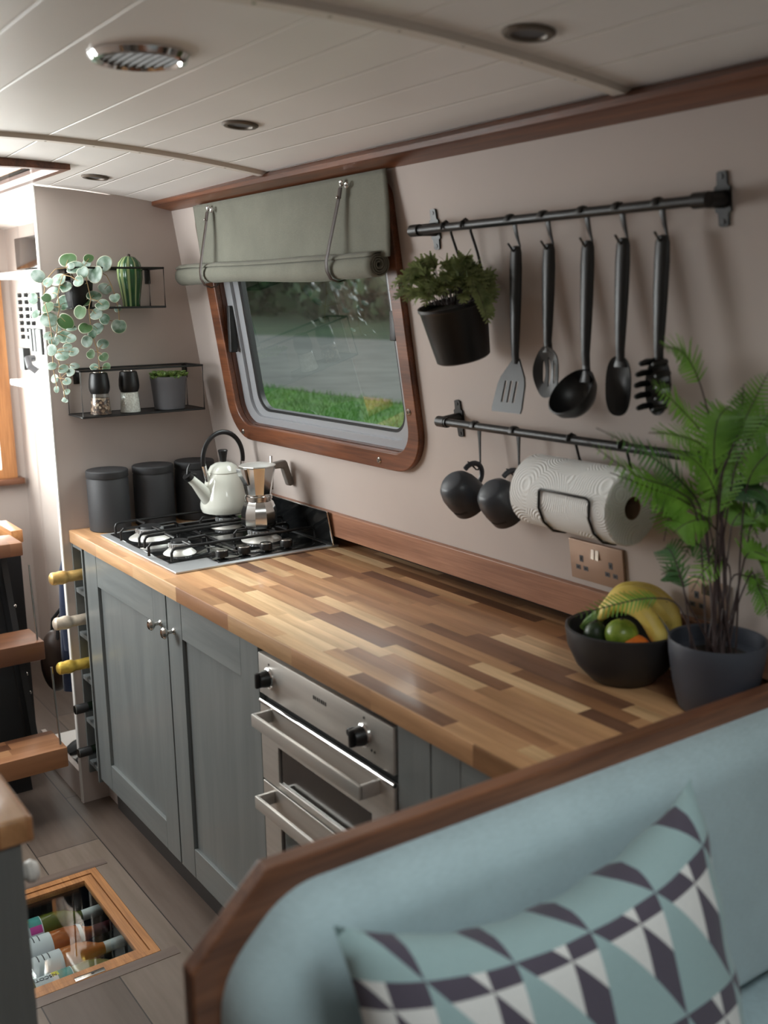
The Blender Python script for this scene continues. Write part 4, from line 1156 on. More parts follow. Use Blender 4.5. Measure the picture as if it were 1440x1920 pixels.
def frond(b, pts, plen, npin=14, start=.25, rad=None, stem=.0014, droop=.2, w=.22, seed=0, st=None, nl=6, ang=.9):
    """feathery frond: rachis with paired pinnae, each a row of small leaflets"""
    rnd = random.Random(seed)
    P = [Vector(p) for p in pts]
    # catmull resample
    S = []
    n = len(P)
    for i in range(n-1):
        p0, p1, p2, p3 = P[max(i-1, 0)], P[i], P[i+1], P[min(i+2, n-1)]
        for k in range(8):
            s = k/8
            S.append(.5*((2*p1)+(-p0+p2)*s+(2*p0-5*p1+4*p2-p3)*s*s+(-p0+3*p1-3*p2+p3)*s**3))
    S.append(P[-1])
    if st is not None: st.tube(S[::2]+([S[-1]] if (len(S)-1) % 2 else []), [stem*(1-.7*i/len(S[::2])) for i in range(len(S[::2])+(1 if (len(S)-1) % 2 else 0))], 5)
    m = len(S)-1
    up = Vector((.5, -.5, .7))
    for k in range(npin):
        s = start+(1-start)*(k+.3)/npin
        i = min(int(s*m), m-1); p = S[i].lerp(S[i+1], s*m-i); tg = (S[i+1]-S[i]).normalized()
        side = tg.cross(up)
        if side.length < .1: side = tg.orthogonal()
        side.normalize(); nn = side.cross(tg)
        u = (k+.3)/npin
        ln = plen*(math.sin(PI*min(1, (u*.86+.22)))**.8)*(1.0 if u < .85 else .8)
        for sg in (-1, 1):
            d = (side*sg*math.sin(ang)+tg*math.cos(ang)+nn*rnd.uniform(-.15, .15)-Vector((0, 0, droop))*.6).normalized()
            e = d.cross(nn).normalized()
            for q_ in range(nl):
                a0 = p+d*ln*(q_/nl); a1 = p+d*ln*((q_+1.25)/nl)
                ww = ln*w*(1-.75*q_/nl)
                for sg2 in (-1, 1):
                    tip = a0+d*ln*(.9/nl)+e*sg2*ww
                    mid1 = a0+e*sg2*ww*.55-d*ln*.02+nn*.0
                    b._f([b._v(a0), b._v(mid1), b._v(tip), b._v(a1)])
rnd = random.Random(21)
b = MB(); st = MB()
for k in range(95):
    a = rnd.uniform(0, 2*PI); rr = rnd.uniform(.0, .055)
    base = rc+Vector((math.cos(a)*rr, math.sin(a)*rr, -.005))
    reach = rnd.uniform(.25, 1.0)
    dirv = Vector((math.cos(a)*reach-.12, math.sin(a)*reach*.9-.12, 0))
    hgt = rnd.uniform(.03, .10)*(1.15-.6*reach); ln = rnd.uniform(.045, .085)
    p1 = base+dirv*ln*.4+Vector((0, 0, hgt*.8)); p2 = base+dirv*ln*.85+Vector((0, 0, hgt)); p3 = base+dirv*ln*1.2+Vector((0, 0, hgt*.85-.02*reach))
    lim = [Vector((p.x, min(p.y, wy(p.z)-.025), p.z)) for p in (p1, p2, p3)]
    frond(b, [base-rc]+[p-rc for p in lim], rnd.uniform(.014, .024), 8, .35, stem=.0008, seed=k, st=st, nl=4, w=.36, ang=.8, droop=.1)
# sparse sprigs trailing right
for k in range(4):
    base = rc+Vector((.05, .0, 0)); p1 = base+Vector((.03+.01*k, -.02+.006*k, .045-.012*k)); p2 = base+Vector((.055+.005*k, -.02+.004*k, .02-.012*k)); p3 = base+Vector((.07+.005*k, -.02, -.005-.014*k))
    frond(b, [base-rc, p1-rc, p2-rc, p3-rc], .02, 8, .3, stem=.001, seed=100+k, st=st, nl=4, w=.36, ang=.8)
b.build('foliage', M['herb'], t, smooth=0); st.build('stems', M['stem'], t)

# mugs on hooks
mugh = []
for x, lab in ((1.463, 'left mug'), (1.588, 'right mug')):
    mugh.append(s_hook(x, LY, LZ, .095, 'long black hook on the lower rail carrying the '+lab, 'hooks on the lower rail', out=.034, back=.004))
mlabs = ['dark slate mug hanging on the lower rail, left of the two', 'dark slate mug hanging beside the paper towel roll']
for p, lab in zip(mugh, mlabs):
    t = thing('mug', lab, 'mug', (p.x, p.y, p.z), group='slate mugs on the lower rail')
    mo = Vector((-.05, .74, -.67)).normalized()         # mouth direction
    hd = Vector((.05, .67, .74)); hd = (hd-mo*hd.dot(mo)).normalized()   # side the handle is on
    cr = mo.cross(hd)
    c = hd*-.0655+Vector((0, .004, .001))
    Mx = Matrix((( cr.x, hd.x, mo.x, c.x), (cr.y, hd.y, mo.y, c.y), (cr.z, hd.z, mo.z, c.z), (0, 0, 0, 1)))
    b = MB(Mx); b.lathe([(0, -.040), (.022, -.040), (.026, -.038), (.036, -.028), (.0425, -.010), (.0445, .010), (.0445, .040), (.043, .0415), (.0415, .040), (.0415, .010), (.039, -.01), (.033, -.026), (.022, -.035), (0, -.035)], 44)
    b.build('body', M['mug'], t)
    b = MB(Mx); pts = []
    for k in range(13):
        a = PI*(k/12)-PI/2; pts.append((0, .041+.030*math.cos(a), .0+.027*math.sin(a)))
    b.tube(pts, [(.0045, .006)]*13, 10, flat=(1, 0, 0)); b.build('handle', M['mug'], t)
    b = MB(Mx)                                   # faint band of lettering strokes round the body
    for k in range(11):
        a = PI*1.5+(k-5)*.075+.35; r_ = .0447
        b.cyl((r_*math.cos(a), r_*math.sin(a), .018), (r_*math.cos(a+.02), r_*math.sin(a+.02), .024), .0005, seg=5)
    b.build('faint_lettering', M['charcoal'], t)

# paper towel holder and roll
RX0, RX1, RYc, RZc, RR = 1.665, 1.921, .424, 1.236, .070
t = thing('paper_towel_holder', 'black wire cradle on the lower rail under the paper towel', 'holder', (1.80, LY, LZ))
O = Vector((1.80, LY, LZ)); b = MB(); r_ = .0026
def cradle(x):
    pts = [(x, LY-.012, LZ-.002), (x, LY-.010, LZ+.008), (x, LY, LZ+.0115), (x, LY+.010, LZ+.007), (x, LY+.013, LZ-.012)]
    for k in range(11):
        a = math.radians(62-k*25.5); rr = RR+.0035
        pts.append((x, RYc+rr*math.cos(a), RZc+rr*math.sin(a)))
    return [Vector(p)-O for p in pts]
A = cradle(1.752); B = cradle(1.882)
b.tube(A, r_, 8); b.tube(B, r_, 8)
b.tube([A[-1], (A[-1]*.95+B[-1]*.05)+Vector((0, -.002, .004)), (A[-1]*.05+B[-1]*.95)+Vector((0, -.002, .004)), B[-1]], r_, 8)
b.build('wire_frame', M['blackpaint'], t)
t = thing('paper_towel_roll', 'white quilted paper towel roll in the wire cradle', 'paper towel', (0, RYc, RZc))
b = MB(Matrix.Rotation(PI/2, 4, 'Y'))
nn = 56; ring = []
b.lathe([(.0215, RX0), (RR-.003, RX0), (RR, RX0+.003), (RR, RX0+.10), (RR, RX1-.003), (RR-.003, RX1), (.0215, RX1), (.0215, RX0)], nn)
b.build('paper', M['paper'], t, smooth=40)
M['card'] = pm('brown_card', (120, 92, 72), .9)
b = MB(Matrix.Rotation(PI/2, 4, 'Y')); b.lathe([(.0214, RX0+.001), (.0214, RX1-.001), (.0198, RX1-.001), (.0198, RX0+.001), (.0214, RX0+.001)], 32); b.build('cardboard_core', M['card'], t)

# sockets
def socket(x0, x1, z0, z1, lab):
    xc, zc = (x0+x1)/2, (z0+z1)/2
    q = Matrix.Translation(WP(xc, zc, .0004)) @ Matrix.Rotation(math.atan(SL), 4, 'X')
    t = thing('double_socket', lab, 'socket', WP(xc, zc, .0004), (math.atan(SL), 0, 0), 'copper sockets on the galley wall')
    w_, h_ = (x1-x0)/2, (z1-z0)/2
    b = MB(); b.box(-w_, w_, -.007, 0, -h_, h_, .0015); pl = b.build('face_plate', M['brass'], t)
    for s in (-1, 1):
        sx = s*w_*.55
        for (dx, dz, a, c) in ((0, .004, .0035, .0055), (-.0105, -.016, .0048, .0034), (.0105, -.016, .0048, .0034)):
            b = MB(); b.box(sx+dx-a-.0014, sx+dx+a+.0014, -.0076, -.006, dz-c-.0014, dz+c+.0014); b.build('pin_surround', M['greypot'], pl, smooth=0)
            b = MB(); b.box(sx+dx-a*.6, sx+dx+a*.6, -.0079, -.006, dz-c*.6, dz+c*.6); b.build('pin_slot', M['black'], pl, smooth=0)
        b = MB(); b.prism([(-.007, .010), (-.0105, .010), (-.008, .030), (-.007, .030)], s*.006-.0042, s*.006+.0042); b.build('rocker_switch', M['nickel'], pl, smooth=0)
socket(1.672, 1.818, 1.040, 1.126, 'double copper wall socket just below the paper towel roll')
socket(1.975, 2.06, 1.036, 1.108, 'copper wall socket plate half hidden behind the tall fern')

# ------------------------------------------------------------------ fruit bowl
bc = Vector((1.925, .405, H))
t = thing('fruit_bowl', 'black stoneware fruit bowl near the right end of the worktop', 'bowl', bc)
b = MB(); b.lathe([(0, .0005), (.052, .0005), (.058, .003), (.084, .030), (.101, .066), (.1055, .096), (.1055, .101), (.102, .103), (.0985, .100), (.0945, .068), (.078, .036), (.05, .012), (0, .010)], 56); b.build('bowl', M['charcoal'], t)
def banana(pts, rr, parent, flip=1):
    b = MB(); P = [Vector(p) for p in pts]; S = []
    n = len(P)
    for i in range(n-1):
        p0, p1, p2, p3 = P[max(i-1, 0)], P[i], P[i+1], P[min(i+2, n-1)]
        for k in range(6):
            s = k/6; S.append(.5*((2*p1)+(-p0+p2)*s+(2*p0-5*p1+4*p2-p3)*s*s+(-p0+3*p1-3*p2+p3)*s**3))
    S.append(P[-1]); m = len(S)
    rad = [rr*min(1, .38+1.9*min(i/(m-1)*1.2, (1-i/(m-1))*1.5)) for i in range(m)]
    b.tube(S, rad, 6); o_ = b.build('banana', M['banana'], parent, smooth=60, sub=1)
    b = MB(); b.sphere(S[-1], rr*.36, 8, 6); b.build('blossom_tip', M['black'], o_)
t = thing('banana_bunch', 'bunch of ripe yellow bananas arching over the fruit bowl', 'bananas', bc+Vector((0, 0, .06)))
cb = Vector((-.043, -.020, .046))
banana([cb, cb+Vector((.035, .012, .035)), cb+Vector((.085, .020, .032)), cb+Vector((.118, .026, -.004)), cb+Vector((.124, .028, -.030))], .0205, t)
banana([cb+Vector((-.012, .012, .006)), cb+Vector((.010, .048, .040)), cb+Vector((.055, .080, .038)), cb+Vector((.092, .090, .010)), cb+Vector((.106, .092, -.022))], .020, t)
banana([cb+Vector((-.014, .020, .004)), cb+Vector((-.006, .066, .040)), cb+Vector((.026, .108, .038)), cb+Vector((.062, .122, .012)), cb+Vector((.078, .124, -.018))], .0195, t)
b = MB(); b.tube([cb+Vector((-.004, .006, .004)), cb+Vector((-.020, -.006, -.008)), cb+Vector((-.03, -.012, -.022))], [.014, .008, .006], 8); b.build('stalk', M['succ'], t)
for nm, lab, mt, p, r_ in (('lime', 'green lime against the bananas in the fruit bowl', 'lime', (.026, -.034, .098), (.030, .030, .028)),
                           ('avocado', 'dark green avocado behind the lime in the bowl', 'avocado', (-.016, -.056, .086), (.022, .022, .030)),
                           ('orange', 'orange at the front of the fruit bowl below the lime', 'orange', (.049, -.028, .073), (.033, .033, .029)),
                           ('mango', 'small green and orange mango by the bowl rim on the left', 'mango', (.006, -.055, .056), (.024, .030, .022))):
    t = thing(nm, lab, nm, bc+Vector(p))
    b = MB(); b.sphere((0, 0, 0), r_, 28, 18); b.build('fruit', M[mt], t)
    b = MB(); b.sphere((0, 0, r_[2]), (.0035, .0035, .002), 8, 6); b.build('stalk_end', M['stem'], t)

# ------------------------------------------------------------------ big fern
fc = Vector((2.115, .425, H))
t = thing('potted_fern', 'tall bright green fern in a slate grey pot at the worktop end', 'pot plant', fc)
b = MB(); b.lathe([(0, .0005), (.056, .0005), (.060, .004), (.072, .05), (.079, .095), (.081, .120), (.080, .124), (.0765, .122), (.075, .095), (0, .085)], 56); b.build('pot', M['darkpot'], t)
b = MB(); b.lathe([(0, .094), (.0745, .092)], 28); b.build('soil', M['soil'], t)
FERN=[[(2.105,0.381,1.051),(2.074,0.376,1.096),(2.042,0.345,1.111),(2.011,0.283,1.103),(1.98,0.205,1.086)],[(2.105,0.416,1.044),(2.104,0.418,1.313),(2.102,0.38,1.446),(2.101,0.329,1.52),(2.1,0.272,1.534)],[(2.105,0.43,1.041),(2.099,0.427,1.284),(2.093,0.401,1.375),(2.086,0.34,1.435),(2.08,0.269,1.485)],[(2.105,0.402,1.047),(2.091,0.392,1.243),(2.077,0.352,1.299),(2.064,0.266,1.333),(2.05,0.162,1.4)],[(2.105,0.409,1.046),(2.089,0.417,1.221),(2.072,0.387,1.272),(2.056,0.313,1.305),(2.04,0.234,1.337)],[(2.105,0.402,1.047),(2.094,0.403,1.242),(2.082,0.352,1.317),(2.071,0.28,1.367),(2.06,0.181,1.414)],[(2.105,0.445,1.038),(2.119,0.408,1.29),(2.133,0.405,1.353),(2.146,0.434,1.428),(2.174,0.443,1.496)],[(2.105,0.437,1.04),(2.104,0.427,1.294),(2.102,0.383,1.369),(2.101,0.312,1.396),(2.1,0.253,1.404)],[(2.105,0.409,1.046),(2.086,0.419,1.238),(2.068,0.405,1.282),(2.049,0.378,1.265),(2.03,0.381,1.202)],[(2.105,0.437,1.04),(2.119,0.43,1.269),(2.133,0.432,1.35),(2.156,0.456,1.411),(2.196,0.452,1.439)],[(2.105,0.488,1.029),(2.124,0.462,1.221),(2.142,0.449,1.315),(2.164,0.464,1.359),(2.203,0.461,1.381)],[(2.105,0.43,1.041),(2.114,0.412,1.226),(2.122,0.401,1.317),(2.131,0.43,1.402),(2.14,0.425,1.471)],[(2.105,0.445,1.038),(2.099,0.457,1.171),(2.093,0.418,1.24),(2.086,0.372,1.245),(2.08,0.343,1.23)],[(2.105,0.375,1.053),(2.091,0.367,1.12),(2.077,0.36,1.173),(2.064,0.355,1.198),(2.05,0.356,1.197)],[(2.105,0.379,1.052),(2.091,0.374,1.109),(2.077,0.375,1.143),(2.064,0.364,1.16),(2.05,0.354,1.152)],[(2.105,0.473,1.032),(2.104,0.466,1.142),(2.102,0.437,1.175),(2.101,0.399,1.162),(2.1,0.37,1.13)],[(2.105,0.496,1.028),(2.119,0.48,1.171),(2.133,0.476,1.238),(2.16,0.479,1.26),(2.194,0.481,1.244)],[(2.105,0.488,1.029),(2.119,0.469,1.126),(2.133,0.467,1.185),(2.147,0.49,1.184),(2.186,0.493,1.165)],[(2.105,0.445,1.038),(2.114,0.419,1.225),(2.122,0.437,1.287),(2.141,0.474,1.294),(2.17,0.478,1.262)],[(2.105,0.459,1.035),(2.109,0.434,1.204),(2.112,0.402,1.298),(2.116,0.34,1.357),(2.12,0.273,1.373)],[(2.105,0.466,1.034),(2.109,0.449,1.183),(2.112,0.454,1.238),(2.119,0.48,1.254),(2.138,0.486,1.211)],[(2.105,0.43,1.041),(2.104,0.421,1.187),(2.102,0.404,1.261),(2.101,0.427,1.329),(2.1,0.453,1.371)],[(2.105,0.437,1.04),(2.099,0.439,1.127),(2.093,0.422,1.184),(2.086,0.387,1.207),(2.08,0.37,1.181)],[(2.105,0.503,1.026),(2.119,0.496,1.141),(2.134,0.499,1.125),(2.149,0.503,1.099),(2.153,0.507,1.071)],[(2.105,0.459,1.035),(2.109,0.46,1.135),(2.113,0.497,1.139),(2.134,0.497,1.134),(2.138,0.503,1.097)],[(2.105,0.452,1.037),(2.109,0.43,1.259),(2.112,0.398,1.342),(2.116,0.395,1.412),(2.12,0.421,1.436)]]
for k, f in enumerate(FERN):
    dark = k in (5, 13, 14, 18, 22)
    b = MB(); st = MB()
    P0 = [Vector(p) for p in f]
    # let the stems rise from a clump in the middle of the soil
    P0[0] = Vector((fc.x+(P0[0].x-2.105)*.5+random.uniform(-.02, .02), fc.y+(P0[0].y-.44)*.35+random.uniform(-.02, .02), H+.09))
    small = k in (13, 14, 15, 23, 24, 22)
    frond(b, [p-fc for p in P0], (.026 if k == 0 else .030 if small else .034 if k in (1, 2, 3, 5, 6, 7, 9, 11) else .048), 12 if small else 20, (.58 if k in (1, 2, 6, 9, 11) else .47) if not small else .4, stem=.0020, seed=300+k, st=st, nl=6 if small else 9, w=.115, droop=.25, ang=1.0)
    for v in b.bm.verts:
        zz = v.co.z+fc.z; lim = wy(zz)-(.006 if zz > 1.03 else .02)-fc.y
        if v.co.y > lim: v.co.y = lim
    o = b.build('frond', M['fern_dark' if dark else 'fern'], t, smooth=0)
    st.build('stem', M['stem'], o)

# ------------------------------------------------------------------ sofa
SX = 2.2
t = thing('sofa_bench', 'duck egg velvet bench seat with walnut-capped back facing the viewer', 'sofa', (0, 0, 0))
ol = [(-.588, .0), (-.588, .895), (-.490, .985), (.498, .985), (.60, .985-.02), (.60, 0)]
ol = [(-.588, .0), (-.588, .895), (-.490, .988), (wy(.985)-.012, .983), (wy(.95)-.012, .945), (.615, .925), (.615, 0)]
b = MB(); b.prism(ol, SX-.004, SX+.022); b.build('back_panel', M['walnut_y'], t, smooth=0, bevel=.003)
# padded back: follows the panel outline, inset, rounded
def pad(loop, x0, x1, rnd_, n=7, rc_=.045):
    b = MB(); m = len(loop)
    def inset(d):
        out = []
        for i in range(m):
            p0, p1, p2 = Vector(loop[i-1]), Vector(loop[i]), Vector(loop[(i+1) % m])
            e1 = (p1-p0).normalized(); e2 = (p2-p1).normalized()
            n1 = Vector((-e1.y, e1.x)); n2 = Vector((-e2.y, e2.x))
            out.append(p1+(n1+n2)*(d/(1+n1.dot(n2))))
        return roundloop([(p.x, p.y) for p in out], rc_*(1-.35*d/rnd_))
    rows = []
    for i in range(n+1):
        rows.append([b._v((x0+(x1-x0)*math.sin(.5*PI*i/n), p[0], p[1])) for p in inset(rnd_*(1-math.cos(.5*PI*i/n)))])
    k_ = len(rows[0])
    for A, B in zip(rows, rows[1:]):
        for k in range(k_): b._f([A[k], A[(k+1) % k_], B[(k+1) % k_], B[k]])
    b._f(rows[0][::-1]); b._f(rows[-1])
    return b
lp0 = [(-.565, .50), (.605, .50), (wy(.957)-.025, .955), (-.470, .958), (-.555, .875)]
def roundloop(lp, r_, n=6):
    out = []; m = len(lp)
    for i in range(m):
        p0, p1, p2 = Vector(lp[i-1]), Vector(lp[i]), Vector(lp[(i+1) % m])
        a = p1+(p0-p1).normalized()*r_; c = p1+(p2-p1).normalized()*r_
        for k in range(n+1):
            s = k/n; q_ = a*(1-s)**2+p1*2*s*(1-s)+c*s*s; out.append((q_.x, q_.y))
    return out
b = pad(lp0, SX+.0222, SX+.085, .055); b.build('back_pad', M['velvet'], t, smooth=60)
b = MB(); b.box(SX+.0225, 3.05, -.575, .60, 0, .36); b.build('seat_base', M['cab_z'], t, smooth=0)
b = MB(); b.box(SX+.0225, 3.05, -.585, .56, .36, .50, .03, 4); b.build('seat_cushion', M['velvet'], t, smooth=50)

# scatter cushion, leaning on the pad
CW, CH = .575, .48
cu = thing('scatter_cushion', 'duck egg cushion with dark and white triangle print on the bench', 'cushion', (2.335, -.20, .525))
b = MB(); nu, nv = 44, 36
def cus(u, v, side):
    x = (u-.5)*CW; z = v*CH
    e = (1-(2*u-1)**4)*(1-(2*v-1)**4)
    pinch = .020
    x *= 1-.06*(1-(2*v-1)**2)*abs(2*u-1)
    zz = z-((.075 if v > .5 else -.04)*(1-(2*u-1)**2))*abs(2*v-1)**2
    th = .066*max(0, e)**.55
    wr = .004*math.sin(u*38+v*5)*math.exp(-((1-v)/.10)**2)+.003*math.sin(v*30)*math.exp(-((1-u)/.1)**2)
    return (x, zz, side*th+wr)
FL = []
for side in (1, -1):
    V = [[None]*(nv+1) for _ in range(nu+1)]
    for i in range(nu+1):
        for j in range(nv+1):
            x, z, y = cus(i/nu, j/nv, side)
            V[i][j] = b._v((y, x, z))
    for i in range(nu):
        for j in range(nv):
            uv = [((a/nu)*CW, CH*(1-c/nv)) for a, c in ((i, j), (i+1, j), (i+1, j+1), (i, j+1))]
            b._f([V[i][j], V[i+1][j], V[i+1][j+1], V[i][j+1]], uv)
bmesh.ops.remove_doubles(b.bm, verts=b.bm.verts[:], dist=1e-5)
b.build('cover', M['cushion'], cu, smooth=70)
cu.rotation_euler = (0, 0, 0)
cu.matrix_world = Matrix.Translation((2.482, -.183, .512)) @ Matrix.Rotation(-.32, 4, 'Y')

# ------------------------------------------------------------------ opposite counter
t = thing('opposite_cabinet', 'grey cabinet with wooden top at the left edge of the photo', 'cabinet', (0, 0, 0))
b = MB(); b.box(1.0, 1.795, -1.12, -.652, .0, .879); b.build('body', M['cab_z'], t, smooth=0)
b = MB(); b.box(.99, 1.803, -1.13, -.634, .880, .92, .006, 3); b.build('top', M['polished'], t)
b = MB(); b.M = Matrix.Translation((1.735, -.652, .80)) @ Matrix.Rotation(-PI/2, 4, 'X')
b.lathe([(.008, 0), (.006, .006), (.007, .012), (.015, .018), (.017, .026), (.012, .034), (0, .036)], 20); b.build('knob', M['white'], t)

# ------------------------------------------------------------------ cellar hatch in the floor with wine bottles
t = thing('floor_hatch', 'oak framed glass hatch in the floor over a wine cellar', 'hatch', (.655, -.313, 0))
O = Vector((.655, -.313, 0))
def lx2(x, y): return (x-O.x, y-O.y)
b = MB()
a = [lx2(HX0+.001, HY0+.001), lx2(HX1-.001, HY0+.001), lx2(HX1-.001, HY1-.001), lx2(HX0+.001, HY1-.001)]
i_ = [lx2(HX0+.024, HY0+.024), lx2(HX1-.020, HY0+.024), lx2(HX1-.020, HY1-.022), lx2(HX0+.024, HY1-.022)]
b.ring2d(a, i_, lambda p, q_, h: (p, q_, h), -.02, .0015)
b.build('outer_frame', M['oak'], t, smooth=0, bevel=.001)
b = MB()
a = [lx2(HX0+.027, HY0+.026), lx2(HX1-.022, HY0+.026), lx2(HX1-.022, HY1-.024), lx2(HX0+.027, HY1-.024)]
i_ = [lx2(HX0+.05, HY0+.05), lx2(HX1-.044, HY0+.05), lx2(HX1-.044, HY1-.050), lx2(HX0+.05, HY1-.050)]
b.ring2d(a, i_, lambda p, q_, h: (p, q_, h), -.018, -.0005)
b.build('lid_frame', M['oak'], t, smooth=0, bevel=.001)
b = MB(); x0, y0 = lx2(HX0+.045, HY0+.045); x1, y1 = lx2(HX1-.04, HY1-.045); b.box(x0, x1, y0, y1, -.010, -.006); b.build('glass', M['glass_clear'], t, smooth=0)
b = MB(); x0, y0 = lx2(HX0, HY0-.0); x1, y1 = lx2(HX1, HY1)
b.box(x0, x1, y0, y1, -.36, -.35); b.box(x0-.01, x0, y0, y1, -.36, -.021); b.box(x1, x1+.01, y0, y1, -.36, -.021); b.box(x0-.01, x1+.01, y0-.01, y0, -.36, -.021); b.box(x0-.01, x1+.01, y1, y1+.01, -.36, -.021)
b.build('cellar_box', M['black'], t, smooth=0)
b = MB(); x0, y0 = lx2(.880, -.345); b.box(x0, x0+.016, y0, y0+.075, .0015, .003, .0005); hp = b.build('latch_plate', M['nickel'], t)
b = MB(); b.cyl((x0+.008, y0+.045, .003), (x0+.008, y0+.045, .0035), .004, seg=12); b.build('latch_hole', M['black'], hp)
# bottles lying on a rack
t = thing('bottle_rack', 'slatted wooden rack under the floor hatch carrying the bottles', 'rack', (.655, -.215, -.10))
b = MB()
b.box(-.22, .22, -.002, .012, -.055, -.035)
for x in (.455, .545, .635, .725, .815): b.box(x-.655-.016, x-.655+.006, -.012, .022, -.035, -.012)
b.box(-.22, .22, -.19, -.176, -.055, -.040)
b.build('slats', M['oak'], t, smooth=0)
def glasscol(name, c): return pm(name, c, .08, coat=.6, var=.25, vscale=25)
M['b_green'] = glasscol('olive_green_glass', (84, 92, 30)); M['b_rose'] = glasscol('rose_wine', (176, 98, 52)); M['b_straw'] = glasscol('straw_wine', (122, 112, 58)); M['b_pink'] = glasscol('amber_rose_wine', (190, 112, 60))
M['labelw'] = pm('white_label_paper', (226, 230, 236), .7, var=.04)
M['labelp'] = pm('pink_print', (206, 72, 160), .6); M['labelt'] = pm('teal_print', (70, 150, 146), .6); M['labely'] = pm('yellow_print', (222, 220, 80), .6)
M['caps'] = pm('silver_screw_cap', (218, 222, 224), .4, .1); M['capr'] = pm('plum_capsule', (70, 24, 34), .4)
M['ink'] = pm('grey_ink', (90, 92, 100), .7)
spec = [(.500, 'b_green', 'caps', 'art', 'green wine bottle furthest up the hatch with pink and teal label'),
        (.590, 'b_rose', 'capr', 'plain', 'rose wine bottle with plum capsule and neck label in the hatch'),
        (.680, 'b_pink', 'caps', 'plain', 'amber rose wine bottle with silver cap and plain white label in the hatch'),
        (.770, 'b_straw', 'caps', 'text', 'straw coloured wine bottle nearest the hatch latch, painted label')]
for x, bm_, cm, lb, lab in spec:
    t = thing('wine_bottle', lab, 'bottle', (x+.01, -.215, -.075), group='bottles under the floor hatch')
    RZ = Matrix.Rotation(-PI/2, 3, 'X')      # local z -> +y
    b = MB(); b.lathe([(0, -.232), (.034, -.232), (.0375, -.226), (.0375, -.06), (.033, -.035), (.018, -.004), (.0145, .012), (.014, .062), (0, .062)], 28, M=RZ); b.build('bottle_body', M[bm_], t)
    b = MB(); b.lathe([(.0152, .004), (.0155, .064), (.0145, .066), (0, .066)], 24, M=RZ); b.build('screw_cap' if cm == 'caps' else 'capsule', M[cm], t)
    b = MB(); b.lathe([(.0379, -.20), (.0379, -.105)], 28, M=RZ); lbo = b.build('label_paper', M['labelw'], t)
    if lb in ('art', 'text'):
        for mm_, (z0_, z1_, a0, a1) in (('labelt', (-.142, -.107, .9, 2.2)), ('labelp', (-.140, -.108, 2.2, 2.75)), ('labely', (-.155, -.138, .6, 1.7))):
            b = MB(); b.grid(lambda u, v: RZ @ Vector((.0381*math.cos(-(a0+(a1-a0)*u)+PI), -.0381*math.sin(a0+(a1-a0)*u)*-1*-1, z0_+(z1_-z0_)*v)), 8, 1); b.build('label_print', M[mm_], lbo)
        if lb == 'text':
            Mt = Matrix.Translation((.012, -.165, .0376)) @ Matrix.Rotation(-PI/2, 4, 'Z') @ Matrix.Rotation(.3, 4, 'Y')
            text_mesh('label_lettering', 'NSCOTI', .016, M['ink'], lbo, Matrix.Translation((.0, -.172, .0385)) @ Matrix.Rotation(-PI/2, 4, 'Z'))
    else:
        b = MB()
        for k in range(3):
            b.grid(lambda u, v: RZ @ Vector((.0381*math.cos(1.2+1.0*u), -.0381*math.sin(1.2+1.0*u), -.135-.014*k-.003*v)), 6, 1)
        b.build('label_lines', M['ink'], lbo)
    if x == .590:
        b = MB(); b.lathe([(.0300, -.022), (.0345, -.034)], 28, M=RZ); b.build('neck_label', M['labelw'], t)

# ------------------------------------------------------------------ steps, landing and things beyond the partition
t = thing('boarding_steps', 'steep black framed steps with thick wooden treads at far left', 'steps', (0, 0, 0))
for (xr, zt_, th, dp, ye) in ((.082, .245, .066, .165, -.083), (-.075, .553, .062, .165, -.083), (-.232, .850, .045, .150, -.083)):
    b = MB(); b.box(xr-dp, xr, -.56, ye, zt_-th, zt_, .004); b.build('tread', M['treadwood'], t)
for y in (-.118, -.53):
    b = MB(); b.prism([(-.15, .19), (-.22, .19), (-.46, .82), (-.37, .82)], y-.010, y+.010, 'y'); b.build('stringer', M['black'], t, smooth=0)
b = MB(); b.prism([(-.20, .0), (-.22, 0), (-.45, .80), (-.43, .80)], -.52, -.13, 'y'); b.build('back_board', M['black'], t, smooth=0)
for (xa, za, xb, zb_) in ((-.10, .80, -.13, .553), (.055, .50, .03, .25)):
    b = MB(); b.cyl((xa-.02, -.098, za), (xb+.03, -.098, zb_+.0), .0035, seg=8); b.build('strut', M['nickel'], t)
for (x, z) in ((-.15, .62), (.03, .34), (-.05, .40)):
    b = MB(); b.sphere((-.10-.33*z, -.107, z), .006, 10, 6); b.build('bolt', M['nickel'], t)
t = thing('landing_cabinet', 'dark cabinet with wooden edging behind the top of the steps', 'cabinet', (0, 0, 0))
b = MB(); b.box(-1.2, -.47, -.56, -.03, 0, .80); b.build('body', M['black'], t, smooth=0)
b = MB(); b.box(-.66, -.455, -.06, -.02, .80, .845, .003); b.box(-1.2, -.66, -.56, -.02, .80, .83, .003); b.build('edging', M['oak'], t)

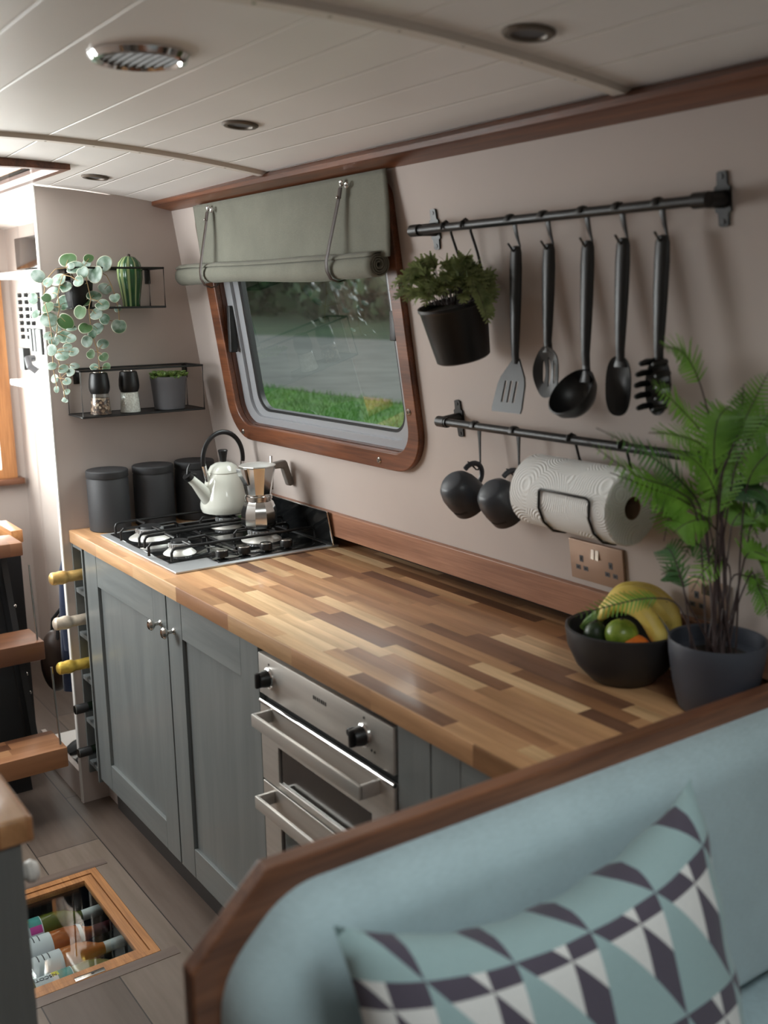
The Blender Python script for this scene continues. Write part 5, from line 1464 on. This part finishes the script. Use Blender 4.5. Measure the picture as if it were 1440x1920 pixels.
t = thing('shoe_shelf', 'low beige front board of the shoe cubby beside the wine rack', 'shoe shelf', (0, 0, 0))
b = MB(); b.box(-.45, -.019, -.02, -.004, 0, .10); b.build('front_board', M['wall'], t, smooth=0)
b = MB(); b.box(-.45, -.019, -.004, .289, .055, .07); b.build('shelf_board', M['white'], t, smooth=0)
for k, (x, lab) in enumerate(((-.10, 'black shoe with white sole on the cubby shelf, nearer the partition'), (-.21, 'black shoe with tan lining on the cubby shelf, further back'))):
    t = thing('shoe', lab, 'shoe', (x, .10, .0702), group='shoes in the cubby')
    b = MB(); b.tube([(0, -.105, .012), (0, -.08, .012), (0, 0, .012), (0, .10, .012), (0, .135, .012)], [(.010, .02), (.011, .038), (.011, .036), (.011, .038), (.010, .02)], 14, flat=(0, 0, 1)); b.build('sole', M['white'], t)
    b = MB(); b.tube([(0, -.10, .028), (0, -.07, .036), (0, -.01, .048), (0, .07, .06), (0, .12, .062)], [(.012, .024), (.020, .037), (.030, .035), (.042, .036), (.040, .028)], 14, flat=(0, 0, 1)); b.build('upper', M['black'], t)
    b = MB(); b.tube([(0, .05, .098), (0, .075, .103), (0, .11, .103)], [(.004, .018), (.006, .024), (.004, .018)], 12, flat=(0, 0, 1)); b.build('lining', M['oak'], t)
M['navy'] = fabric('navy_cotton', (34, 44, 68), .15, .9, 500)
t = thing('hanging_coat', 'navy blue coat hanging behind the partition edge', 'coat', (-.12, .09, .86))
b = MB()
def coat(u, v):
    a = 2*PI*u; r_ = (.035+.055*min(1, v*2.2))*(1+.16*math.sin(a*5+v*4))
    return (r_*math.cos(a)*.85, r_*math.sin(a)*1.05, .05-.56*v)
b.grid(coat, 40, 16); b.build('body', M['navy'], t, smooth=80)
b = MB(); b.tube([(.02, -.045, 0), (.03, -.075, -.10), (.025, -.085, -.25), (.02, -.08, -.36)], [.026, .030, .027, .024], 12); b.build('sleeve', M['navy'], t)
b = MB(); b.tube([(0, 0, .04), (0, .02, .09), (0, .06, .10), (0, .198, .10)], .003, 6); b.build('hook', M['blackpaint'], t)
t = thing('hanging_bag', 'black leather bag hanging below the navy coat', 'bag', (-.275, .005, .50))
b = MB(); b.sphere((0, 0, -.09), (.055, .050, .11), 20, 14); b.build('body', M['leather'], t)
b = MB()
for s in (-1, 1): b.tube([(s*.03, 0, -.02), (s*.03, .01, .05), (0, .04, .10), (0, .12, .16), (0, .28, .17)], .006, 8)
b.build('strap', M['black'], t)

# switch panel cupboard
t = thing('switch_panel', 'white electrical switch panel with rows of black toggles at far left', 'switch panel', (-1.0, .28, 1.30))
b = MB(); b.box(-.26, .60, -.012, .009, .0, .43); b.build('back_plate', M['white'], t, smooth=0)
b = MB(); b.box(-.28, .60, -.08, .009, -.012, .012, .003); b.build('lower_shelf', M['white'], t)
b = MB(); b.box(-.30, .60, -.08, .009, .415, .443, .003); b.build('upper_shelf', M['white'], t)
for k in range(7):
    z = .352-.028*k
    for dx in (-.255, -.165, -.09):
        b = MB(); b.cyl((dx, -.012, z), (dx, -.028, z), .010, .008, seg=12); b.build('toggle', M['black'], t)
for (x0, x1, z0, z1) in ((-.085, -.055, .13, .22), (-.04, -.01, .13, .22), (.0, .07, .12, .22), (-.25, -.19, .05, .14), (-.02, .06, .27, .36)):
    b = MB(); b.box(x0, x1, -.042, -.012, z0, z1, .003); b.build('breaker', M['black'] if z0 < .2 else M['charcoal'], t)
b = MB(); b.tube([(-.14, -.015, .10), (-.12, -.045, .10), (-.10, -.045, .07), (-.10, -.02, .05)], .014, 10); b.build('cable', M['greypot'], t)
t = thing('display_screen', 'small dark display standing on the white shelf at far left', 'screen', (-.93, .235, 1.7445))
b = MB(); b.box(-.20, .17, -.012, .004, .004, .125, .004); b.build('screen', M['hobglass'], t)
b = MB(); b.box(-.05, .04, -.02, .04, 0, .004); b.build('stand', M['black'], t, smooth=0)

# ------------------------------------------------------------------ ceiling fittings
for x, y, lab in ((2.022, .069, 'recessed ceiling spotlight nearest the viewer, right of the vent'), (1.147, .068, 'recessed ceiling spotlight above the middle of the worktop'), (.244, .077, 'recessed ceiling spotlight above the partition, furthest away')):
    z = cz(x, y); sl_ = -.226*(y-YC)
    t = thing('ceiling_spotlight', lab, 'spotlight', (x, y, z), (math.atan(sl_), 0, 0), 'ceiling spotlights')
    b = MB(); b.lathe([(.038, -.0005), (.038, -.003), (.034, -.006), (.026, -.006), (.024, -.003), (.024, -.0005)], 36); b.build('bezel', M['spotrim'], t)
    b = MB(); b.lathe([(.024, -.002), (0, -.0025)], 30); b.build('lens', M['greypot'], t)
x, y = 1.559, -.312
t = thing('ceiling_vent', 'round chrome slatted vent in the ceiling', 'vent', (x, y, cz(x, y)))
b = MB(); b.lathe([(.078, -.0005), (.078, -.004), (.072, -.012), (.064, -.013), (.060, -.008), (.060, -.0005)], 44); b.build('ring', M['chrome'], t)
b = MB(); b.lathe([(.060, -.001), (0, -.001)], 36); b.build('backing', M['black'], t)
for k in range(9):
    yy = -.052+.013*k; hw = math.sqrt(max(.0001, .060**2-yy*yy))
    b = MB(); b.prism([(yy-.002, -.003), (yy+.001, -.003), (yy+.0045, -.010), (yy+.0015, -.010)], -hw, hw); b.build('slat', M['darkchrome'], t, smooth=0)

# ------------------------------------------------------------------ light
w = bpy.data.worlds.new('sky'); SC.world = w; w.use_nodes = True
nt = w.node_tree; bg = nt.nodes['Background']
tc = N(nt, 'ShaderNodeTexCoord'); sp = N(nt, 'ShaderNodeSeparateXYZ'); nt.links.new(tc.outputs['Generated'], sp.inputs[0])
c = ramp(nt, sp.outputs[2], [(0, (1, 1, 1, 1)), (.35, (.96, .98, 1, 1)), (.6, (.42, .46, .52, 1)), (1, (.34, .40, .5, 1))])
nt.links.new(c, bg.inputs[0]); bg.inputs[1].default_value = 2.3

def area(name, loc, direction, sx, sy, power, col=(1, .97, .93), spread=180):
    l = bpy.data.lights.new(name, 'AREA'); l.shape = 'RECTANGLE'; l.size = sx; l.size_y = sy; l.energy = power; l.color = col
    l.spread = math.radians(spread)
    o = bpy.data.objects.new(name, l); COL.objects.link(o); o.location = loc
    o.rotation_euler = Vector(direction).to_track_quat('-Z', 'Y').to_euler(); return o
area('skylight_daylight', ((SKX0+SKX1)/2, (SKY0+SKY1)/2, 1.975), (0, 0, -1), SKX1-SKX0, SKY1-SKY0, 12, (1, .99, .97))
area('bow_window_daylight', (FX-.12, (wy0+wy1)/2, (wz0+wz1)/2), (1, 0, 0), wy1-wy0, wz1-wz0, 54, (1, .99, .98))
area('side_window_daylight', LP(-.13, 1.54, -.10), (0, 1, -.12), 1.0, .60, 35, (.97, .985, 1))
area('galley_window_sky', (.70, 1.25, 2.55), (0, -.62, -.78), 1.6, 1.0, 72, (.97, .98, 1))
area('added_roof_fill', ((RLX0+RLX1)/2, (SKY0+SKY1)/2, 2.06), (0, 0, -1), RLX1-RLX0, SKY1-SKY0, 16, (.98, .99, 1))  # added lamp in the unseen roof opening, lifts the sofa and cushion

SC.view_settings.view_transform = 'Standard'; SC.view_settings.look = 'None'
SC.view_settings.gamma = 1; SC.view_settings.exposure = 0; SC.view_settings.use_curve_mapping = False
